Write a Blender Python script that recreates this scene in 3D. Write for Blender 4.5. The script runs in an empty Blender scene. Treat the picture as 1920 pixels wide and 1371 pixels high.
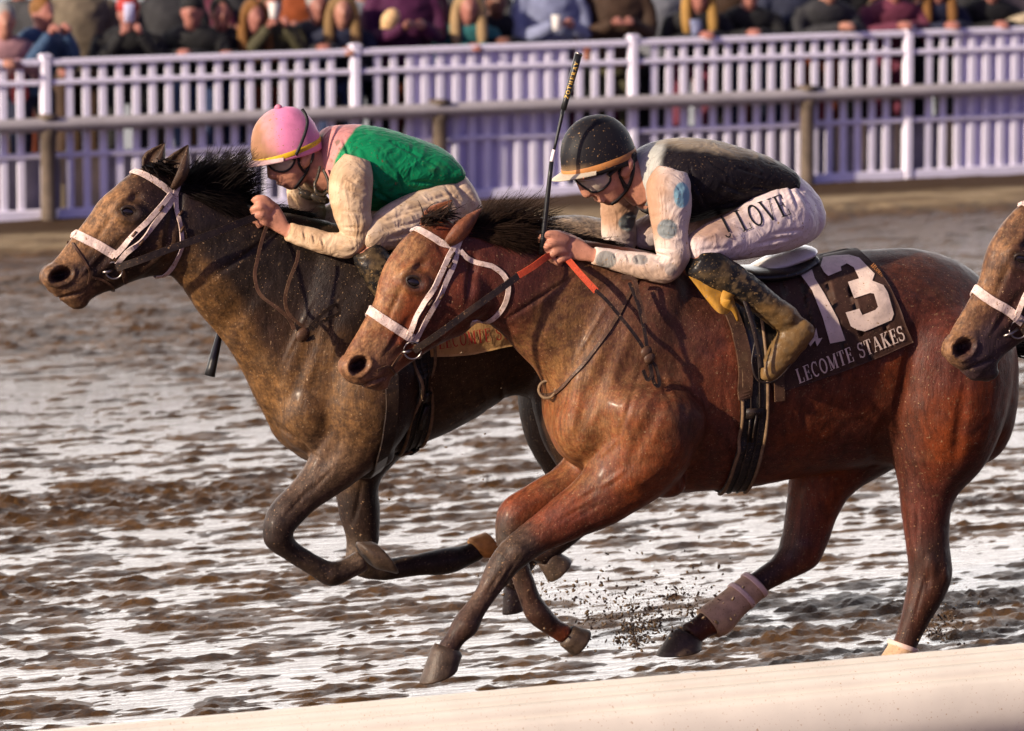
import bpy, bmesh, math, random
import numpy as np
from mathutils import Vector, Matrix
from mathutils.bvhtree import BVHTree
from mathutils.geometry import tessellate_polygon

random.seed(7); RNG = np.random.default_rng(7)
SC = bpy.context.scene
COL = SC.collection

# ------------------------------------------------------------------ light, exposure and mud settings
SUN_AZ_DEG, SUN_EL_DEG, SUN_STRENGTH = -14.0, 21.0, 5.0
SKY_TINT, SKY_STRENGTH, EXPOSURE = (.5, .40, .58), 0.10, 0.68
GLOW_AZ, GLOW_NEAR, GLOW_FAR, GLOW_POW = 80.0, (1.35, 1.10, 2.75), (27.0, 25.6, 23.6), 1.5
MUD_LEVEL = .493

# ------------------------------------------------------------------ camera
CX, CY, FPX = 960.0, 685.5, 10500.0
CAM_H = 4.15
PITCH = math.atan((CY + 657) / FPX)
YAW = math.atan(FPX / (22000.0 * math.cos(PITCH)))
_sa, _ca, _sp, _cp = math.sin(YAW), math.cos(YAW), math.sin(PITCH), math.cos(PITCH)
CAM = np.array([0, 0, CAM_H])
RGT = np.array([_ca, -_sa, 0.0])
FWD = np.array([_sa * _cp, _ca * _cp, -_sp])
UPV = np.array([_sa * _sp, _ca * _sp, _cp])
cd = bpy.data.cameras.new('camera'); cam = bpy.data.objects.new('camera', cd); COL.objects.link(cam)
cam.matrix_world = Matrix(((RGT[0], UPV[0], -FWD[0], 0), (RGT[1], UPV[1], -FWD[1], 0), (RGT[2], UPV[2], -FWD[2], CAM_H), (0, 0, 0, 1)))
cd.sensor_width = 36; cd.lens = FPX / 1920 * 36; cd.clip_start = 0.5; cd.clip_end = 6000
cd.dof.use_dof = True; cd.dof.focus_distance = 21.9; cd.dof.aperture_fstop = 3.9
SC.camera = cam

# ------------------------------------------------------------------ sky, sun, exposure
SUN_AZ, SUN_EL = math.radians(SUN_AZ_DEG), math.radians(SUN_EL_DEG)      # azimuth from -X (the way the horses run) towards +Y (the far fence)
sdir = np.array([-math.cos(SUN_AZ) * math.cos(SUN_EL), math.sin(SUN_AZ) * math.cos(SUN_EL), math.sin(SUN_EL)])
w = bpy.data.worlds.new('World'); SC.world = w; w.use_nodes = True
nt = w.node_tree; nt.nodes.clear()
sky = nt.nodes.new('ShaderNodeTexSky'); sky.sky_type = 'NISHITA'; sky.sun_disc = False
sky.sun_elevation = SUN_EL
sky.sun_rotation = math.atan2(sdir[0], sdir[1])
sky.air_density = 1.0; sky.dust_density = 4.0; sky.ozone_density = 4.0
tint = nt.nodes.new('ShaderNodeMix'); tint.data_type = 'RGBA'; tint.blend_type = 'MULTIPLY'; tint.inputs[0].default_value = 1
tint.inputs[7].default_value = (*SKY_TINT, 1)
def _wn(kind, **kw):
    n = nt.nodes.new(kind)
    for k, v in kw.items(): setattr(n, k, v)
    return n
# glow added low in the sky to whiten the puddles: pale beyond the far fence, violet fill opposite, thinning upwards
wtc = _wn('ShaderNodeTexCoord'); wsep = _wn('ShaderNodeSeparateXYZ'); nt.links.new(wtc.outputs['Generated'], wsep.inputs[0])
wdot = _wn('ShaderNodeVectorMath', operation='DOT_PRODUCT'); nt.links.new(wtc.outputs['Generated'], wdot.inputs[0])
_h = np.array([-math.cos(math.radians(GLOW_AZ)), math.sin(math.radians(GLOW_AZ)), 0]); wdot.inputs[1].default_value = _h
waz = _wn('ShaderNodeMapRange'); waz.interpolation_type = 'SMOOTHSTEP'; waz.inputs[1].default_value = -.55; waz.inputs[2].default_value = .45; nt.links.new(wdot.outputs['Value'], waz.inputs[0])
whz = _wn('ShaderNodeMix', data_type='RGBA'); nt.links.new(waz.outputs[0], whz.inputs[0])
whz.inputs[6].default_value = (*GLOW_NEAR, 1); whz.inputs[7].default_value = (*GLOW_FAR, 1)
wz = _wn('ShaderNodeMath', operation='MAXIMUM'); nt.links.new(wsep.outputs[2], wz.inputs[0]); wz.inputs[1].default_value = 0
w1 = _wn('ShaderNodeMath', operation='SUBTRACT'); w1.inputs[0].default_value = 1; nt.links.new(wz.outputs[0], w1.inputs[1])
w3 = _wn('ShaderNodeMath', operation='POWER'); nt.links.new(w1.outputs[0], w3.inputs[0]); w3.inputs[1].default_value = GLOW_POW
wsc = _wn('ShaderNodeVectorMath', operation='SCALE'); nt.links.new(whz.outputs[2], wsc.inputs[0]); nt.links.new(w3.outputs[0], wsc.inputs['Scale'])
wadd = _wn('ShaderNodeVectorMath', operation='ADD')
bg = nt.nodes.new('ShaderNodeBackground'); bg.inputs[1].default_value = SKY_STRENGTH
wo = nt.nodes.new('ShaderNodeOutputWorld')
nt.links.new(sky.outputs[0], tint.inputs[6]); nt.links.new(tint.outputs[2], wadd.inputs[0]); nt.links.new(wsc.outputs[0], wadd.inputs[1])
nt.links.new(wadd.outputs[0], bg.inputs[0]); nt.links.new(bg.outputs[0], wo.inputs[0])
sl = bpy.data.lights.new('sun', 'SUN'); sl.energy = SUN_STRENGTH; sl.angle = math.radians(1.2); sl.color = (1.0, 0.84, 0.63)
so = bpy.data.objects.new('sun', sl); COL.objects.link(so)
so.rotation_euler = Vector(-sdir).to_track_quat('-Z', 'Y').to_euler(); so.location = (0, 20, 30)
vs = SC.view_settings; vs.view_transform = 'Standard'; vs.look = 'None'; vs.gamma = 1; vs.exposure = EXPOSURE; vs.use_curve_mapping = False
SC.cycles.use_denoising = True; SC.cycles.max_bounces = 5; SC.cycles.caustics_reflective = False; SC.cycles.caustics_refractive = False

# ------------------------------------------------------------------ mapping between the photograph and the place
def ray(px, py):
    return FWD * FPX + RGT * (px - CX) + UPV * (CY - py)
def P(px, py, Y):
    d = ray(px, py); return CAM + d * (Y / d[1])
def G(px, py, z=0.0):
    d = ray(px, py); return CAM + d * ((z - CAM_H) / d[2])
def proj(V):
    D = np.asarray(V) - CAM
    f = D @ FWD
    return np.stack([CX + FPX * (D @ RGT) / f, CY - FPX * (D @ UPV) / f], -1)
LAT = np.array([0.0, -1.0, 0.0])

# ------------------------------------------------------------------ noise
def _hash(i, j, k, s):
    h = (i * 374761393 + j * 668265263 + k * 2147483647 + s * 974711) & 0xFFFFFFFF
    h = ((h ^ (h >> 13)) * 1274126177) & 0xFFFFFFFF
    return ((h ^ (h >> 16)) & 0xFFFFFF) / float(0xFFFFFF)
def vnoise(p, scale=1.0, seed=0):
    p = np.asarray(p, float) * scale
    i = np.floor(p).astype(np.int64); f = p - i; f = f * f * (3 - 2 * f)
    out = 0
    for a in (0, 1):
        for b in (0, 1):
            for c in (0, 1):
                wgt = (f[..., 0] if a else 1 - f[..., 0]) * (f[..., 1] if b else 1 - f[..., 1]) * (f[..., 2] if c else 1 - f[..., 2])
                out = out + wgt * _hash(i[..., 0] + a, i[..., 1] + b, i[..., 2] + c, seed)
    return out
def fbm(p, scale, octv=4, seed=0, gain=.5):
    s = 0; a = 1; t = 0
    for o in range(octv):
        s = s + a * vnoise(p, scale * 2 ** o, seed + o); t += a; a *= gain
    return s / t
def sstep(a, b, x):
    t = np.clip((x - a) / (b - a), 0, 1); return t * t * (3 - 2 * t)

# ------------------------------------------------------------------ objects
def tag(o, label=None, cat=None, group=None, kind=None):
    if label: o['label'] = label
    if cat: o['category'] = cat
    if group: o['group'] = group
    if kind: o['kind'] = kind
    return o
def empty(name, loc=(0, 0, 0), label=None, cat=None, group=None):
    o = bpy.data.objects.new(name, None); COL.objects.link(o); o.location = [float(v) for v in loc]; o.empty_display_size = .2
    return tag(o, label, cat, group)
def obj(name, verts, faces, mat, parent=None, loc=None, smooth=True, fmat=None, cols=None):
    """verts in world space; the object's origin is put at its parent's (or at loc)"""
    V = np.asarray(verts, float)
    base = np.array(parent_loc(parent)) if parent is not None else (np.array(loc) if loc is not None else np.zeros(3))
    me = bpy.data.meshes.new(name)
    V = V - base
    F = np.asarray(faces) if isinstance(faces, np.ndarray) else None
    if F is not None and F.ndim == 2:
        n, k = F.shape
        me.vertices.add(len(V)); me.vertices.foreach_set('co', V.astype(np.float32).ravel())
        me.loops.add(n * k); me.loops.foreach_set('vertex_index', F.astype(np.int32).ravel())
        me.polygons.add(n); me.polygons.foreach_set('loop_start', np.arange(0, n * k, k, dtype=np.int32))
        me.polygons.foreach_set('loop_total', np.full(n, k, np.int32))
        me.update(calc_edges=True)
    else:
        me.from_pydata(V.tolist(), [], [list(map(int, f)) for f in faces]); me.update()
    if smooth: me.polygons.foreach_set('use_smooth', np.ones(len(me.polygons), bool))
    mats = mat if isinstance(mat, (list, tuple)) else [mat]
    for m in mats: me.materials.append(m)
    if fmat is not None: me.polygons.foreach_set('material_index', np.asarray(fmat, np.int32))
    if cols is not None:
        at = me.color_attributes.new('paint', 'FLOAT_COLOR', 'POINT')
        c4 = np.concatenate([np.asarray(cols, np.float32), np.ones((len(V), 1), np.float32)], 1)
        at.data.foreach_set('color', c4.ravel())
    o = bpy.data.objects.new(name, me); COL.objects.link(o)
    if parent is not None: o.parent = parent
    else: o.location = [float(v) for v in base]
    return o
def parent_loc(p):
    L = np.zeros(3)
    while p is not None:
        L = L + np.array(p.location); p = p.parent
    return L

class MB:
    """collects closed shapes of one part"""
    def __init__(s): s.V = []; s.F = []; s.n = 0
    def add(s, V, F):
        V = np.asarray(V, float); s.V.append(V); s.F += [tuple(int(i) + s.n for i in f) for f in F]; s.n += len(V)
    def verts(s): return np.concatenate(s.V)
    def box(s, c, h, axes=None):
        c = np.asarray(c, float); ax = np.eye(3) if axes is None else np.asarray(axes, float)
        V = [c + ax[0] * h[0] * a + ax[1] * h[1] * b + ax[2] * h[2] * d for a in (-1, 1) for b in (-1, 1) for d in (-1, 1)]
        s.add(V, [(0, 1, 3, 2), (4, 6, 7, 5), (0, 4, 5, 1), (2, 3, 7, 6), (0, 2, 6, 4), (1, 5, 7, 3)])
    def loft(s, C, A, B, n=16, cap=True, k=None):
        C, A, B = np.asarray(C, float), np.asarray(A, float), np.asarray(B, float)
        th = np.linspace(0, 2 * np.pi, n, endpoint=False); m = len(C)
        sn, cs = np.sin(th), np.cos(th)
        kk = np.zeros(m) if k is None else np.asarray(k)
        R_ = C[:, None] + A[:, None] * sn[None, :, None] + B[:, None] * (cs[None, :] * (1 - kk[:, None] * sn[None, :]))[:, :, None]
        V = R_.reshape(-1, 3); F = []
        for i in range(m - 1):
            for j in range(n):
                a, b = i * n + j, i * n + (j + 1) % n
                F.append((a, b, b + n, a + n))
        if cap:
            V = np.concatenate([V, C[:1], C[-1:]]); c0, c1 = m * n, m * n + 1
            for j in range(n):
                F.append((c0, (j + 1) % n, j)); F.append((c1, (m - 1) * n + j, (m - 1) * n + (j + 1) % n))
        s.add(V, F)
    def tube(s, pts, r, n=8, flat=None):
        pts = np.asarray(pts, float); r = np.broadcast_to(np.asarray(r, float), (len(pts),))
        T = np.gradient(pts, axis=0); T /= np.linalg.norm(T, axis=1)[:, None] + 1e-12
        up = np.array([0, 0, 1.0]) if abs(T[:, 2]).mean() < .8 else np.array([0, 1.0, 0])
        A = np.cross(T, up); A /= np.linalg.norm(A, axis=1)[:, None] + 1e-12
        B = np.cross(A, T)
        s.loft(pts, A * r[:, None], B * r[:, None], n)
    def ell(s, c, ax, n=14, m=9):
        c = np.asarray(c, float); ax = np.asarray(ax, float)
        ph = np.linspace(-np.pi / 2, np.pi / 2, m)[1:-1]
        C = c + np.sin(ph)[:, None] * ax[0]; co = np.cos(ph)[:, None]
        s.loft(C, co * ax[1], co * ax[2], n)
        s.V[-1][-2] = c - ax[0]; s.V[-1][-1] = c + ax[0]
    def ribbon(s, pts, nrm, width, thick):
        """a flat strap: a box section swept along pts, its flat side across nrm"""
        pts, nrm = np.asarray(pts, float), np.asarray(nrm, float)
        m = len(pts); width = np.broadcast_to(np.asarray(width, float), (m,))
        T = np.gradient(pts, axis=0); T /= np.linalg.norm(T, axis=1)[:, None] + 1e-12
        nrm = nrm - (nrm * T).sum(1)[:, None] * T; nrm /= np.linalg.norm(nrm, axis=1)[:, None] + 1e-12
        S = np.cross(T, nrm); hw = S * width[:, None] / 2; ht = nrm * thick / 2
        R_ = np.stack([pts - hw - ht, pts - hw * .94 + ht, pts + hw * .94 + ht, pts + hw - ht], 1)
        V = R_.reshape(-1, 3); F = []
        for i in range(m - 1):
            for j in range(4):
                a, b = i * 4 + j, i * 4 + (j + 1) % 4
                F.append((a, b, b + 4, a + 4))
        F.append((3, 2, 1, 0)); e = (m - 1) * 4; F.append((e, e + 1, e + 2, e + 3))
        s.add(V, F)
    def build(s, name, mat, parent=None, smooth=True, **kw):
        return obj(name, s.verts(), s.F, mat, parent, smooth=smooth, **kw)

def cat_rom(A, sub):
    A = np.asarray(A, float); n = len(A); out = []
    for i in range(n - 1):
        p0, p1, p2, p3 = A[max(i - 1, 0)], A[i], A[i + 1], A[min(i + 2, n - 1)]
        for t in np.linspace(0, 1, sub, endpoint=False):
            out.append(.5 * (2 * p1 + (p2 - p0) * t + (2 * p0 - 5 * p1 + 4 * p2 - p3) * t * t + (3 * p1 - p0 - 3 * p2 + p3) * t ** 3))
    out.append(A[-1]); return np.array(out)

class Figure(MB):
    """a body given by outlines read off the photograph, on its own upright plane Y = s.Y; t is metres towards the camera"""
    def __init__(s, Y, tf=None): super().__init__(); s.Y = Y; s.tf = tf or (lambda x, y: (x, y))
    def pt(s, x, y, t=0.0):
        x, y = s.tf(x, y); return P(x, y, s.Y - t)
    def slices(s, L, sub=6, n=30, t=0.0):
        rows = []
        for q in L:
            xt, yt, xb, yb, w = q[:5]; k = q[5] if len(q) > 5 else 0; tt = q[6] if len(q) > 6 else t
            a, b = s.pt(xt, yt, tt), s.pt(xb, yb, tt)
            rows.append(np.concatenate([(a + b) / 2, (a - b) / 2, [w, k]]))
        M = cat_rom(rows, sub)
        s.loft(M[:, :3], M[:, 3:6], LAT[None] * M[:, 6:7], n, k=M[:, 7])
    def limb(s, L, sub=5, n=16, ratio=.85, taper=False):
        L = [tuple(q) + ((ratio,) if len(q) < 5 else ()) for q in L]
        if taper:
            (x0, y0, r0, t0), (x1, y1) = L[0][:4], L[1][:2]; q = r0 * .8 / max(1, math.hypot(x1 - x0, y1 - y0))
            L = [(x0 - (x1 - x0) * q, y0 - (y1 - y0) * q, r0 * .3, t0 * .8, L[0][4]), (x0 - (x1 - x0) * q * .6, y0 - (y1 - y0) * q * .6, r0 * .72, t0 * .9, L[0][4])] + L
        A = np.array(L, float); d = np.gradient(A[:, :2], axis=0); d /= np.linalg.norm(d, axis=1)[:, None] + 1e-9
        rows = []
        for (x, y, r, t, ra), (dx, dy) in zip(A, d):
            a, b = s.pt(x - dy * r, y + dx * r, t), s.pt(x + dy * r, y - dx * r, t)
            h = (a - b) / 2
            rows.append(np.concatenate([(a + b) / 2, h, [np.linalg.norm(h) * ra]]))
        M = cat_rom(rows, sub)
        s.loft(M[:, :3], M[:, 3:6], LAT[None] * M[:, 6:7], n)
    def blob(s, x, y, rx, ry, rot, t, rl):
        c = s.pt(x, y, t); cr, sr = math.cos(math.radians(rot)), math.sin(math.radians(rot))
        a = s.pt(x + cr * rx, y + sr * rx, t) - c; b = s.pt(x - sr * ry, y + cr * ry, t) - c
        s.ell(c, [a, b, LAT * rl])
    def mirror_all(s, i0=0):
        """repeat the shapes from i0 on, on the far side of the plane"""
        for V in list(s.V[i0:]):
            pass

def vnormals(V, F):
    n = np.zeros_like(V)
    a, b, c, d = (V[F[:, i]] for i in range(4))
    fn = np.cross(c - a, d - b)
    for i in range(4):
        for ax in range(3): n[:, ax] += np.bincount(F[:, i], fn[:, ax], len(V))
    return n / (np.linalg.norm(n, axis=1)[:, None] + 1e-12)
def laplace(V, F, it, lam=.5, mask=None):
    E = np.concatenate([F[:, [0, 1]], F[:, [1, 2]], F[:, [2, 3]], F[:, [3, 0]]])
    a, b = E[:, 0], E[:, 1]; deg = np.bincount(a, minlength=len(V)).astype(float) + np.bincount(b, minlength=len(V))
    for _ in range(it):
        S = np.stack([np.bincount(a, V[b, i], len(V)) + np.bincount(b, V[a, i], len(V)) for i in range(3)], 1) / deg[:, None]
        m = lam if mask is None else lam * mask[:, None]
        V = V + m * (S - V)
    return V
def remesh(mb, voxel, it=8):
    me = bpy.data.meshes.new('tmp'); me.from_pydata(mb.verts().tolist(), [], mb.F); me.update()
    bm = bmesh.new(); bm.from_mesh(me); bmesh.ops.recalc_face_normals(bm, faces=bm.faces); bm.to_mesh(me); bm.free()
    o = bpy.data.objects.new('tmp', me); COL.objects.link(o)
    m = o.modifiers.new('r', 'REMESH'); m.mode = 'VOXEL'; m.voxel_size = voxel
    dg = bpy.context.evaluated_depsgraph_get(); ev = o.evaluated_get(dg); r = ev.to_mesh()
    V = np.empty(len(r.vertices) * 3, np.float32); r.vertices.foreach_get('co', V); V = V.reshape(-1, 3).astype(float)
    F = np.empty(len(r.loops), np.int32); r.loops.foreach_get('vertex_index', F)
    tot = np.empty(len(r.polygons), np.int32); r.polygons.foreach_get('loop_total', tot)
    if (tot == 4).all(): F = F.reshape(-1, 4)
    else:
        st = np.concatenate([[0], np.cumsum(tot)[:-1]])
        F = np.array([[F[a], F[a + 1], F[a + 2], F[a + (3 if k > 3 else 2)]] for a, k in zip(st, tot)])
    ev.to_mesh_clear(); bpy.data.objects.remove(o); bpy.data.meshes.remove(me)
    # keep what is joined to the largest shell (a figure is one continuous mesh)
    V = laplace(V, F, it)
    return V, F
def bvh_of(V, F): return BVHTree.FromPolygons([Vector(v) for v in V], [tuple(int(i) for i in f) for f in F])
def shoot(bvh, x, y):
    """the surface point and normal met by the line of sight of a photograph pixel"""
    d = Vector(ray(x, y)).normalized(); h = bvh.ray_cast(Vector(CAM), d)
    if h[0] is None: return None, None
    return np.array(h[0]), np.array(h[1])

# ------------------------------------------------------------------ materials
def _mat(name):
    m = bpy.data.materials.new(name); m.use_nodes = True; return m, m.node_tree, m.node_tree.nodes['Principled BSDF']
def N(t, kind, **kw):
    n = t.nodes.new(kind)
    for k, v in kw.items(): setattr(n, k, v)
    return n
def mix(t, fac, a, b, mode='MIX'):
    n = N(t, 'ShaderNodeMix', data_type='RGBA', blend_type=mode)
    for i, v in ((0, fac), (6, a), (7, b)):
        if hasattr(v, 'links') or hasattr(v, 'is_output'): t.links.new(v, n.inputs[i])
        else: n.inputs[i].default_value = v if i == 0 else (*v, 1)
    return n.outputs[2]
def ramp(t, src, a, b):
    n = N(t, 'ShaderNodeMapRange'); n.interpolation_type = 'SMOOTHSTEP'
    n.inputs[1].default_value = a; n.inputs[2].default_value = b; t.links.new(src, n.inputs[0]); return n.outputs[0]
def noise_tex(t, co, scale, detail=3, rough=.55, dist=0.0):
    n = N(t, 'ShaderNodeTexNoise'); n.inputs['Scale'].default_value = scale; n.inputs['Detail'].default_value = detail
    n.inputs['Roughness'].default_value = rough; n.inputs['Distortion'].default_value = dist
    if co is not None: t.links.new(co, n.inputs['Vector'])
    return n.outputs[0]
def coords(t, scale=(1, 1, 1), rot=(0, 0, 0)):
    tc = N(t, 'ShaderNodeTexCoord'); mp = N(t, 'ShaderNodeMapping'); mp.inputs['Scale'].default_value = scale; mp.inputs['Rotation'].default_value = rot
    t.links.new(tc.outputs['Object'], mp.inputs[0]); return mp.outputs[0]
def bump(t, bs, src, strength, dist=.01, prev=None):
    n = N(t, 'ShaderNodeBump'); n.inputs['Strength'].default_value = strength; n.inputs['Distance'].default_value = dist
    t.links.new(src, n.inputs['Height'])
    if prev is not None: t.links.new(prev, n.inputs['Normal'])
    t.links.new(n.outputs[0], bs.inputs['Normal']); return n.outputs[0]
MUD = (0.23, 0.145, 0.075)
def plain(name, col, rough=.5, metal=0.0, var=.25, mud=0.0, nscale=9, bscale=60, bst=.15, paint=False, mudcol=MUD, sheen=0.0, spec=.22, coat=0.0, streak=0.0, fold=0.0, bdist=.006):
    """painted / leather / cloth surface: tone variation, splashes of mud and fine relief"""
    m, t, bs = _mat(name); co = coords(t)
    if paint:
        a = N(t, 'ShaderNodeAttribute', attribute_name='paint'); base = a.outputs['Color']
    else:
        base = mix(t, 0.0, col, col)
    n1 = noise_tex(t, co, nscale, 5)
    mr = N(t, 'ShaderNodeMapRange'); t.links.new(n1, mr.inputs[0]); mr.inputs[1].default_value = .3; mr.inputs[2].default_value = .7
    mr.inputs[3].default_value = 1 - var; mr.inputs[4].default_value = 1 + var * .7
    c = mix(t, 1.0, base, mr.outputs[0], 'MULTIPLY')
    if mud > 0:
        s1 = ramp(t, noise_tex(t, co, 55, 2, .6), .73 - .14 * mud, .77 - .12 * mud)
        s2 = ramp(t, noise_tex(t, co, 150, 1), .72 - .1 * mud, .76 - .1 * mud)
        s3 = ramp(t, noise_tex(t, co, 7, 6, .62), .62 - .2 * mud, .8 - .16 * mud)
        mx = N(t, 'ShaderNodeMath', operation='MAXIMUM'); t.links.new(s1, mx.inputs[0]); t.links.new(s2, mx.inputs[1])
        ma = N(t, 'ShaderNodeMath', operation='MULTIPLY_ADD'); t.links.new(s3, ma.inputs[0]); ma.inputs[1].default_value = .75 * min(1, mud); t.links.new(mx.outputs[0], ma.inputs[2]); ma.use_clamp = True
        c = mix(t, ma.outputs[0], c, mudcol)
    if streak:
        st = noise_tex(t, coords(t, (28, 60, 9), (0, .5, 0)), 1.0, 5, .65); ms = N(t, 'ShaderNodeMapRange'); t.links.new(st, ms.inputs[0]); ms.inputs[1].default_value = .32; ms.inputs[2].default_value = .68; ms.inputs[3].default_value = 1 - streak; ms.inputs[4].default_value = 1 + streak * .8
        c = mix(t, 1.0, c, ms.outputs[0], 'MULTIPLY')
    t.links.new(c, bs.inputs['Base Color'])
    bs.inputs['Roughness'].default_value = rough; bs.inputs['Metallic'].default_value = metal; bs.inputs['Specular IOR Level'].default_value = spec
    if coat:
        mw = N(t, 'ShaderNodeMath', operation='MULTIPLY'); t.links.new(ramp(t, noise_tex(t, co, 16, 4, .6), .42, .66), mw.inputs[0]); mw.inputs[1].default_value = coat; t.links.new(mw.outputs[0], bs.inputs['Coat Weight']); bs.inputs['Coat Roughness'].default_value = .22
    if sheen: bs.inputs['Sheen Weight'].default_value = sheen; bs.inputs['Sheen Roughness'].default_value = .5
    b = bump(t, bs, noise_tex(t, co, bscale, 4), bst, bdist)
    if streak: b = bump(t, bs, noise_tex(t, coords(t, (70, 170, 26), (.2, .55, .1)), 1.0, 4, .6), .45, .006, b)
    if fold:
        b = bump(t, bs, noise_tex(t, coords(t, (1, 2.6, .8), (.3, .5, .4)), 9, 2, .45, 2.2), fold * .7, .03, b)
    return m
# ================================================================== the setting
Y_FENCE = G(960, 380)[1]
Y_RAIL = G(90, 424)[1] + 0.0
X_RAIL0 = G(90, 424)[0]
Y_WET = G(50, 474)[1]; Y_VD = G(50, 449)[1]
FD = Y_FENCE / (math.cos(YAW))
print('fence Y', Y_FENCE, 'rail Y', Y_RAIL)

def mud_height(X, Y):
    Xw = X + .25 * fbm(np.stack([X * 1.5, Y * 1.5, np.full_like(X, 1.7)], -1), 1.0, 2, 91)
    p = np.stack([Xw * 5.0, Y * 13.0, np.zeros_like(X)], -1)
    q = np.stack([X * .9, Y * 1.9, np.full_like(X, 3.1)], -1)
    big = fbm(q, .6, 3, 11)
    a = fbm(p, 1.0, 4, 3, .6)
    streak = fbm(np.stack([Xw * 3.2, Y * 14.5, np.full_like(X, 9.)], -1), 1.3, 3, 41)
    clod = np.abs(fbm(p, 2.4, 3, 29, .6) - .5) * 2
    rough = sstep(.50, .68, big)                        # churned stretches with standing clods
    z = (.42 * a + .20 * big + .38 * streak - MUD_LEVEL) * .13 + (clod - .28) * (.020 + .026 * rough) + rough * .004
    z = np.where(z < 0, z * .7, z)
    dry = sstep(Y_WET - .5, Y_WET + .35, Y + .5 * (a - .5))
    z = z * (1 - .6 * dry) + dry * .045
    return z

m_mud, t, bs = _mat('wet_mud'); co = coords(t)
tc = N(t, 'ShaderNodeTexCoord')
sx = N(t, 'ShaderNodeSeparateXYZ'); t.links.new(tc.outputs['Object'], sx.inputs[0])
dry = ramp(t, sx.outputs[1], Y_WET - .45, Y_WET + .4)
n1 = noise_tex(t, co, 3.0, 6, .6)
c = mix(t, ramp(t, n1, .3, .72), (.026, .011, .003), (.105, .050, .012))
c = mix(t, ramp(t, noise_tex(t, co, 38, 3), .55, .75), c, (.016, .008, .004))
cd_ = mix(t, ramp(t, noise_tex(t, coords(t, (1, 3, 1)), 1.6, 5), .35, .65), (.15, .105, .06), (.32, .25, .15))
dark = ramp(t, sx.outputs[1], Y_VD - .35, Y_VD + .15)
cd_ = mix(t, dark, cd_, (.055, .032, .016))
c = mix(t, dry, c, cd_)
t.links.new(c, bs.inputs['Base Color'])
rr = N(t, 'ShaderNodeMapRange'); t.links.new(dry, rr.inputs[0]); rr.inputs[3].default_value = .42; rr.inputs[4].default_value = .85; t.links.new(rr.outputs[0], bs.inputs['Roughness'])
b = bump(t, bs, noise_tex(t, co, 24, 6, .65), .55, .03)
bump(t, bs, noise_tex(t, co, 120, 3), .35, .008, b)
bs.inputs['Specular IOR Level'].default_value = .16

WATER_Y = 0.0
m_water, t, bs = _mat('muddy_water'); co = coords(t, (1.0, 3.6, 1))
bs.inputs['Base Color'].default_value = (.10, .065, .035, 1)
bs.inputs['Roughness'].default_value = .06; bs.inputs['IOR'].default_value = 2.8
bs.inputs['Specular IOR Level'].default_value = .5
b = bump(t, bs, noise_tex(t, co, 6.5, 5, .62, .8), .13, .045)
_tc = N(t, 'ShaderNodeTexCoord'); _sx = N(t, 'ShaderNodeSeparateXYZ'); t.links.new(_tc.outputs['Object'], _sx.inputs[0]); _mr = N(t, 'ShaderNodeMapRange'); t.links.new(_sx.outputs[1], _mr.inputs[0])
_mr.inputs[1].default_value = 27 - WATER_Y; _mr.inputs[2].default_value = 36 - WATER_Y; _mr.inputs[3].default_value = .15; _mr.inputs[4].default_value = 1.0
for _n in t.nodes:
    if _n.bl_idname == 'ShaderNodeBump': t.links.new(_mr.outputs[0], _n.inputs['Strength'])
bump(t, bs, noise_tex(t, co, 32, 3, .6, .4), .07, .01, b)

def ground_sheet(name, Ys, us, hfun, mat, z0=0.0):
    Yg, U = np.meshgrid(Ys, us, indexing='ij'); X = Yg * math.tan(YAW) + U
    Z = hfun(X, Yg) + z0
    V = np.stack([X, Yg, Z], -1).reshape(-1, 3); m = len(us); n = len(Ys)
    i = np.arange(n * m).reshape(n, m)
    F = np.stack([i[:-1, :-1], i[:-1, 1:], i[1:, 1:], i[1:, :-1]], -1).reshape(-1, 4)
    return obj(name, V, F, mat)
Ys = np.concatenate([np.arange(14.5, 29, .0255), np.arange(29, Y_FENCE + 1.0, .045)])
us = np.concatenate([np.arange(-12, -4.2, .11), np.arange(-4.2, 4.2, .031), np.arange(4.2, 12, .11)])
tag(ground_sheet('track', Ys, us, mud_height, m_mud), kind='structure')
Yc = np.concatenate([np.arange(-60, 13, 6.0), np.arange(13.3, Y_FENCE + 1.0, .6)])
uc = np.concatenate([np.linspace(-400, -30, 12), np.arange(-28, 28.1, .6), np.linspace(30, 400, 12)])
tag(ground_sheet('track_verge', Yc, uc, lambda X, Y: .5 * mud_height(X, Y) - .03 - .05 * sstep(Y_WET - 1, Y_WET, Y) * 0, m_mud), kind='structure')
mb = MB(); mb.box([0, (Y_WET - 60) / 2 + .4, -.006], [420, (Y_WET + 60) / 2, .006]); tag(mb.build('water', m_water, smooth=False), kind='structure')

# paved apron on which the crowd stands, and the land beyond
m_pave = plain('wet_paving', (.09, .085, .085), .5, nscale=2, var=.4, bscale=30)
mb = MB(); mb.box([0, Y_FENCE + 31.0, -.1], [420, 30.0, .14]); tag(mb.build('pavement', m_pave, smooth=False), kind='structure')
m_far = plain('far_ground', (.05, .055, .045), .9, nscale=.2)
mb = MB(); mb.box([0, 1500, -.6], [4000, 4000, .3]); tag(mb.build('ground', m_far, smooth=False), kind='structure')

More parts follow.
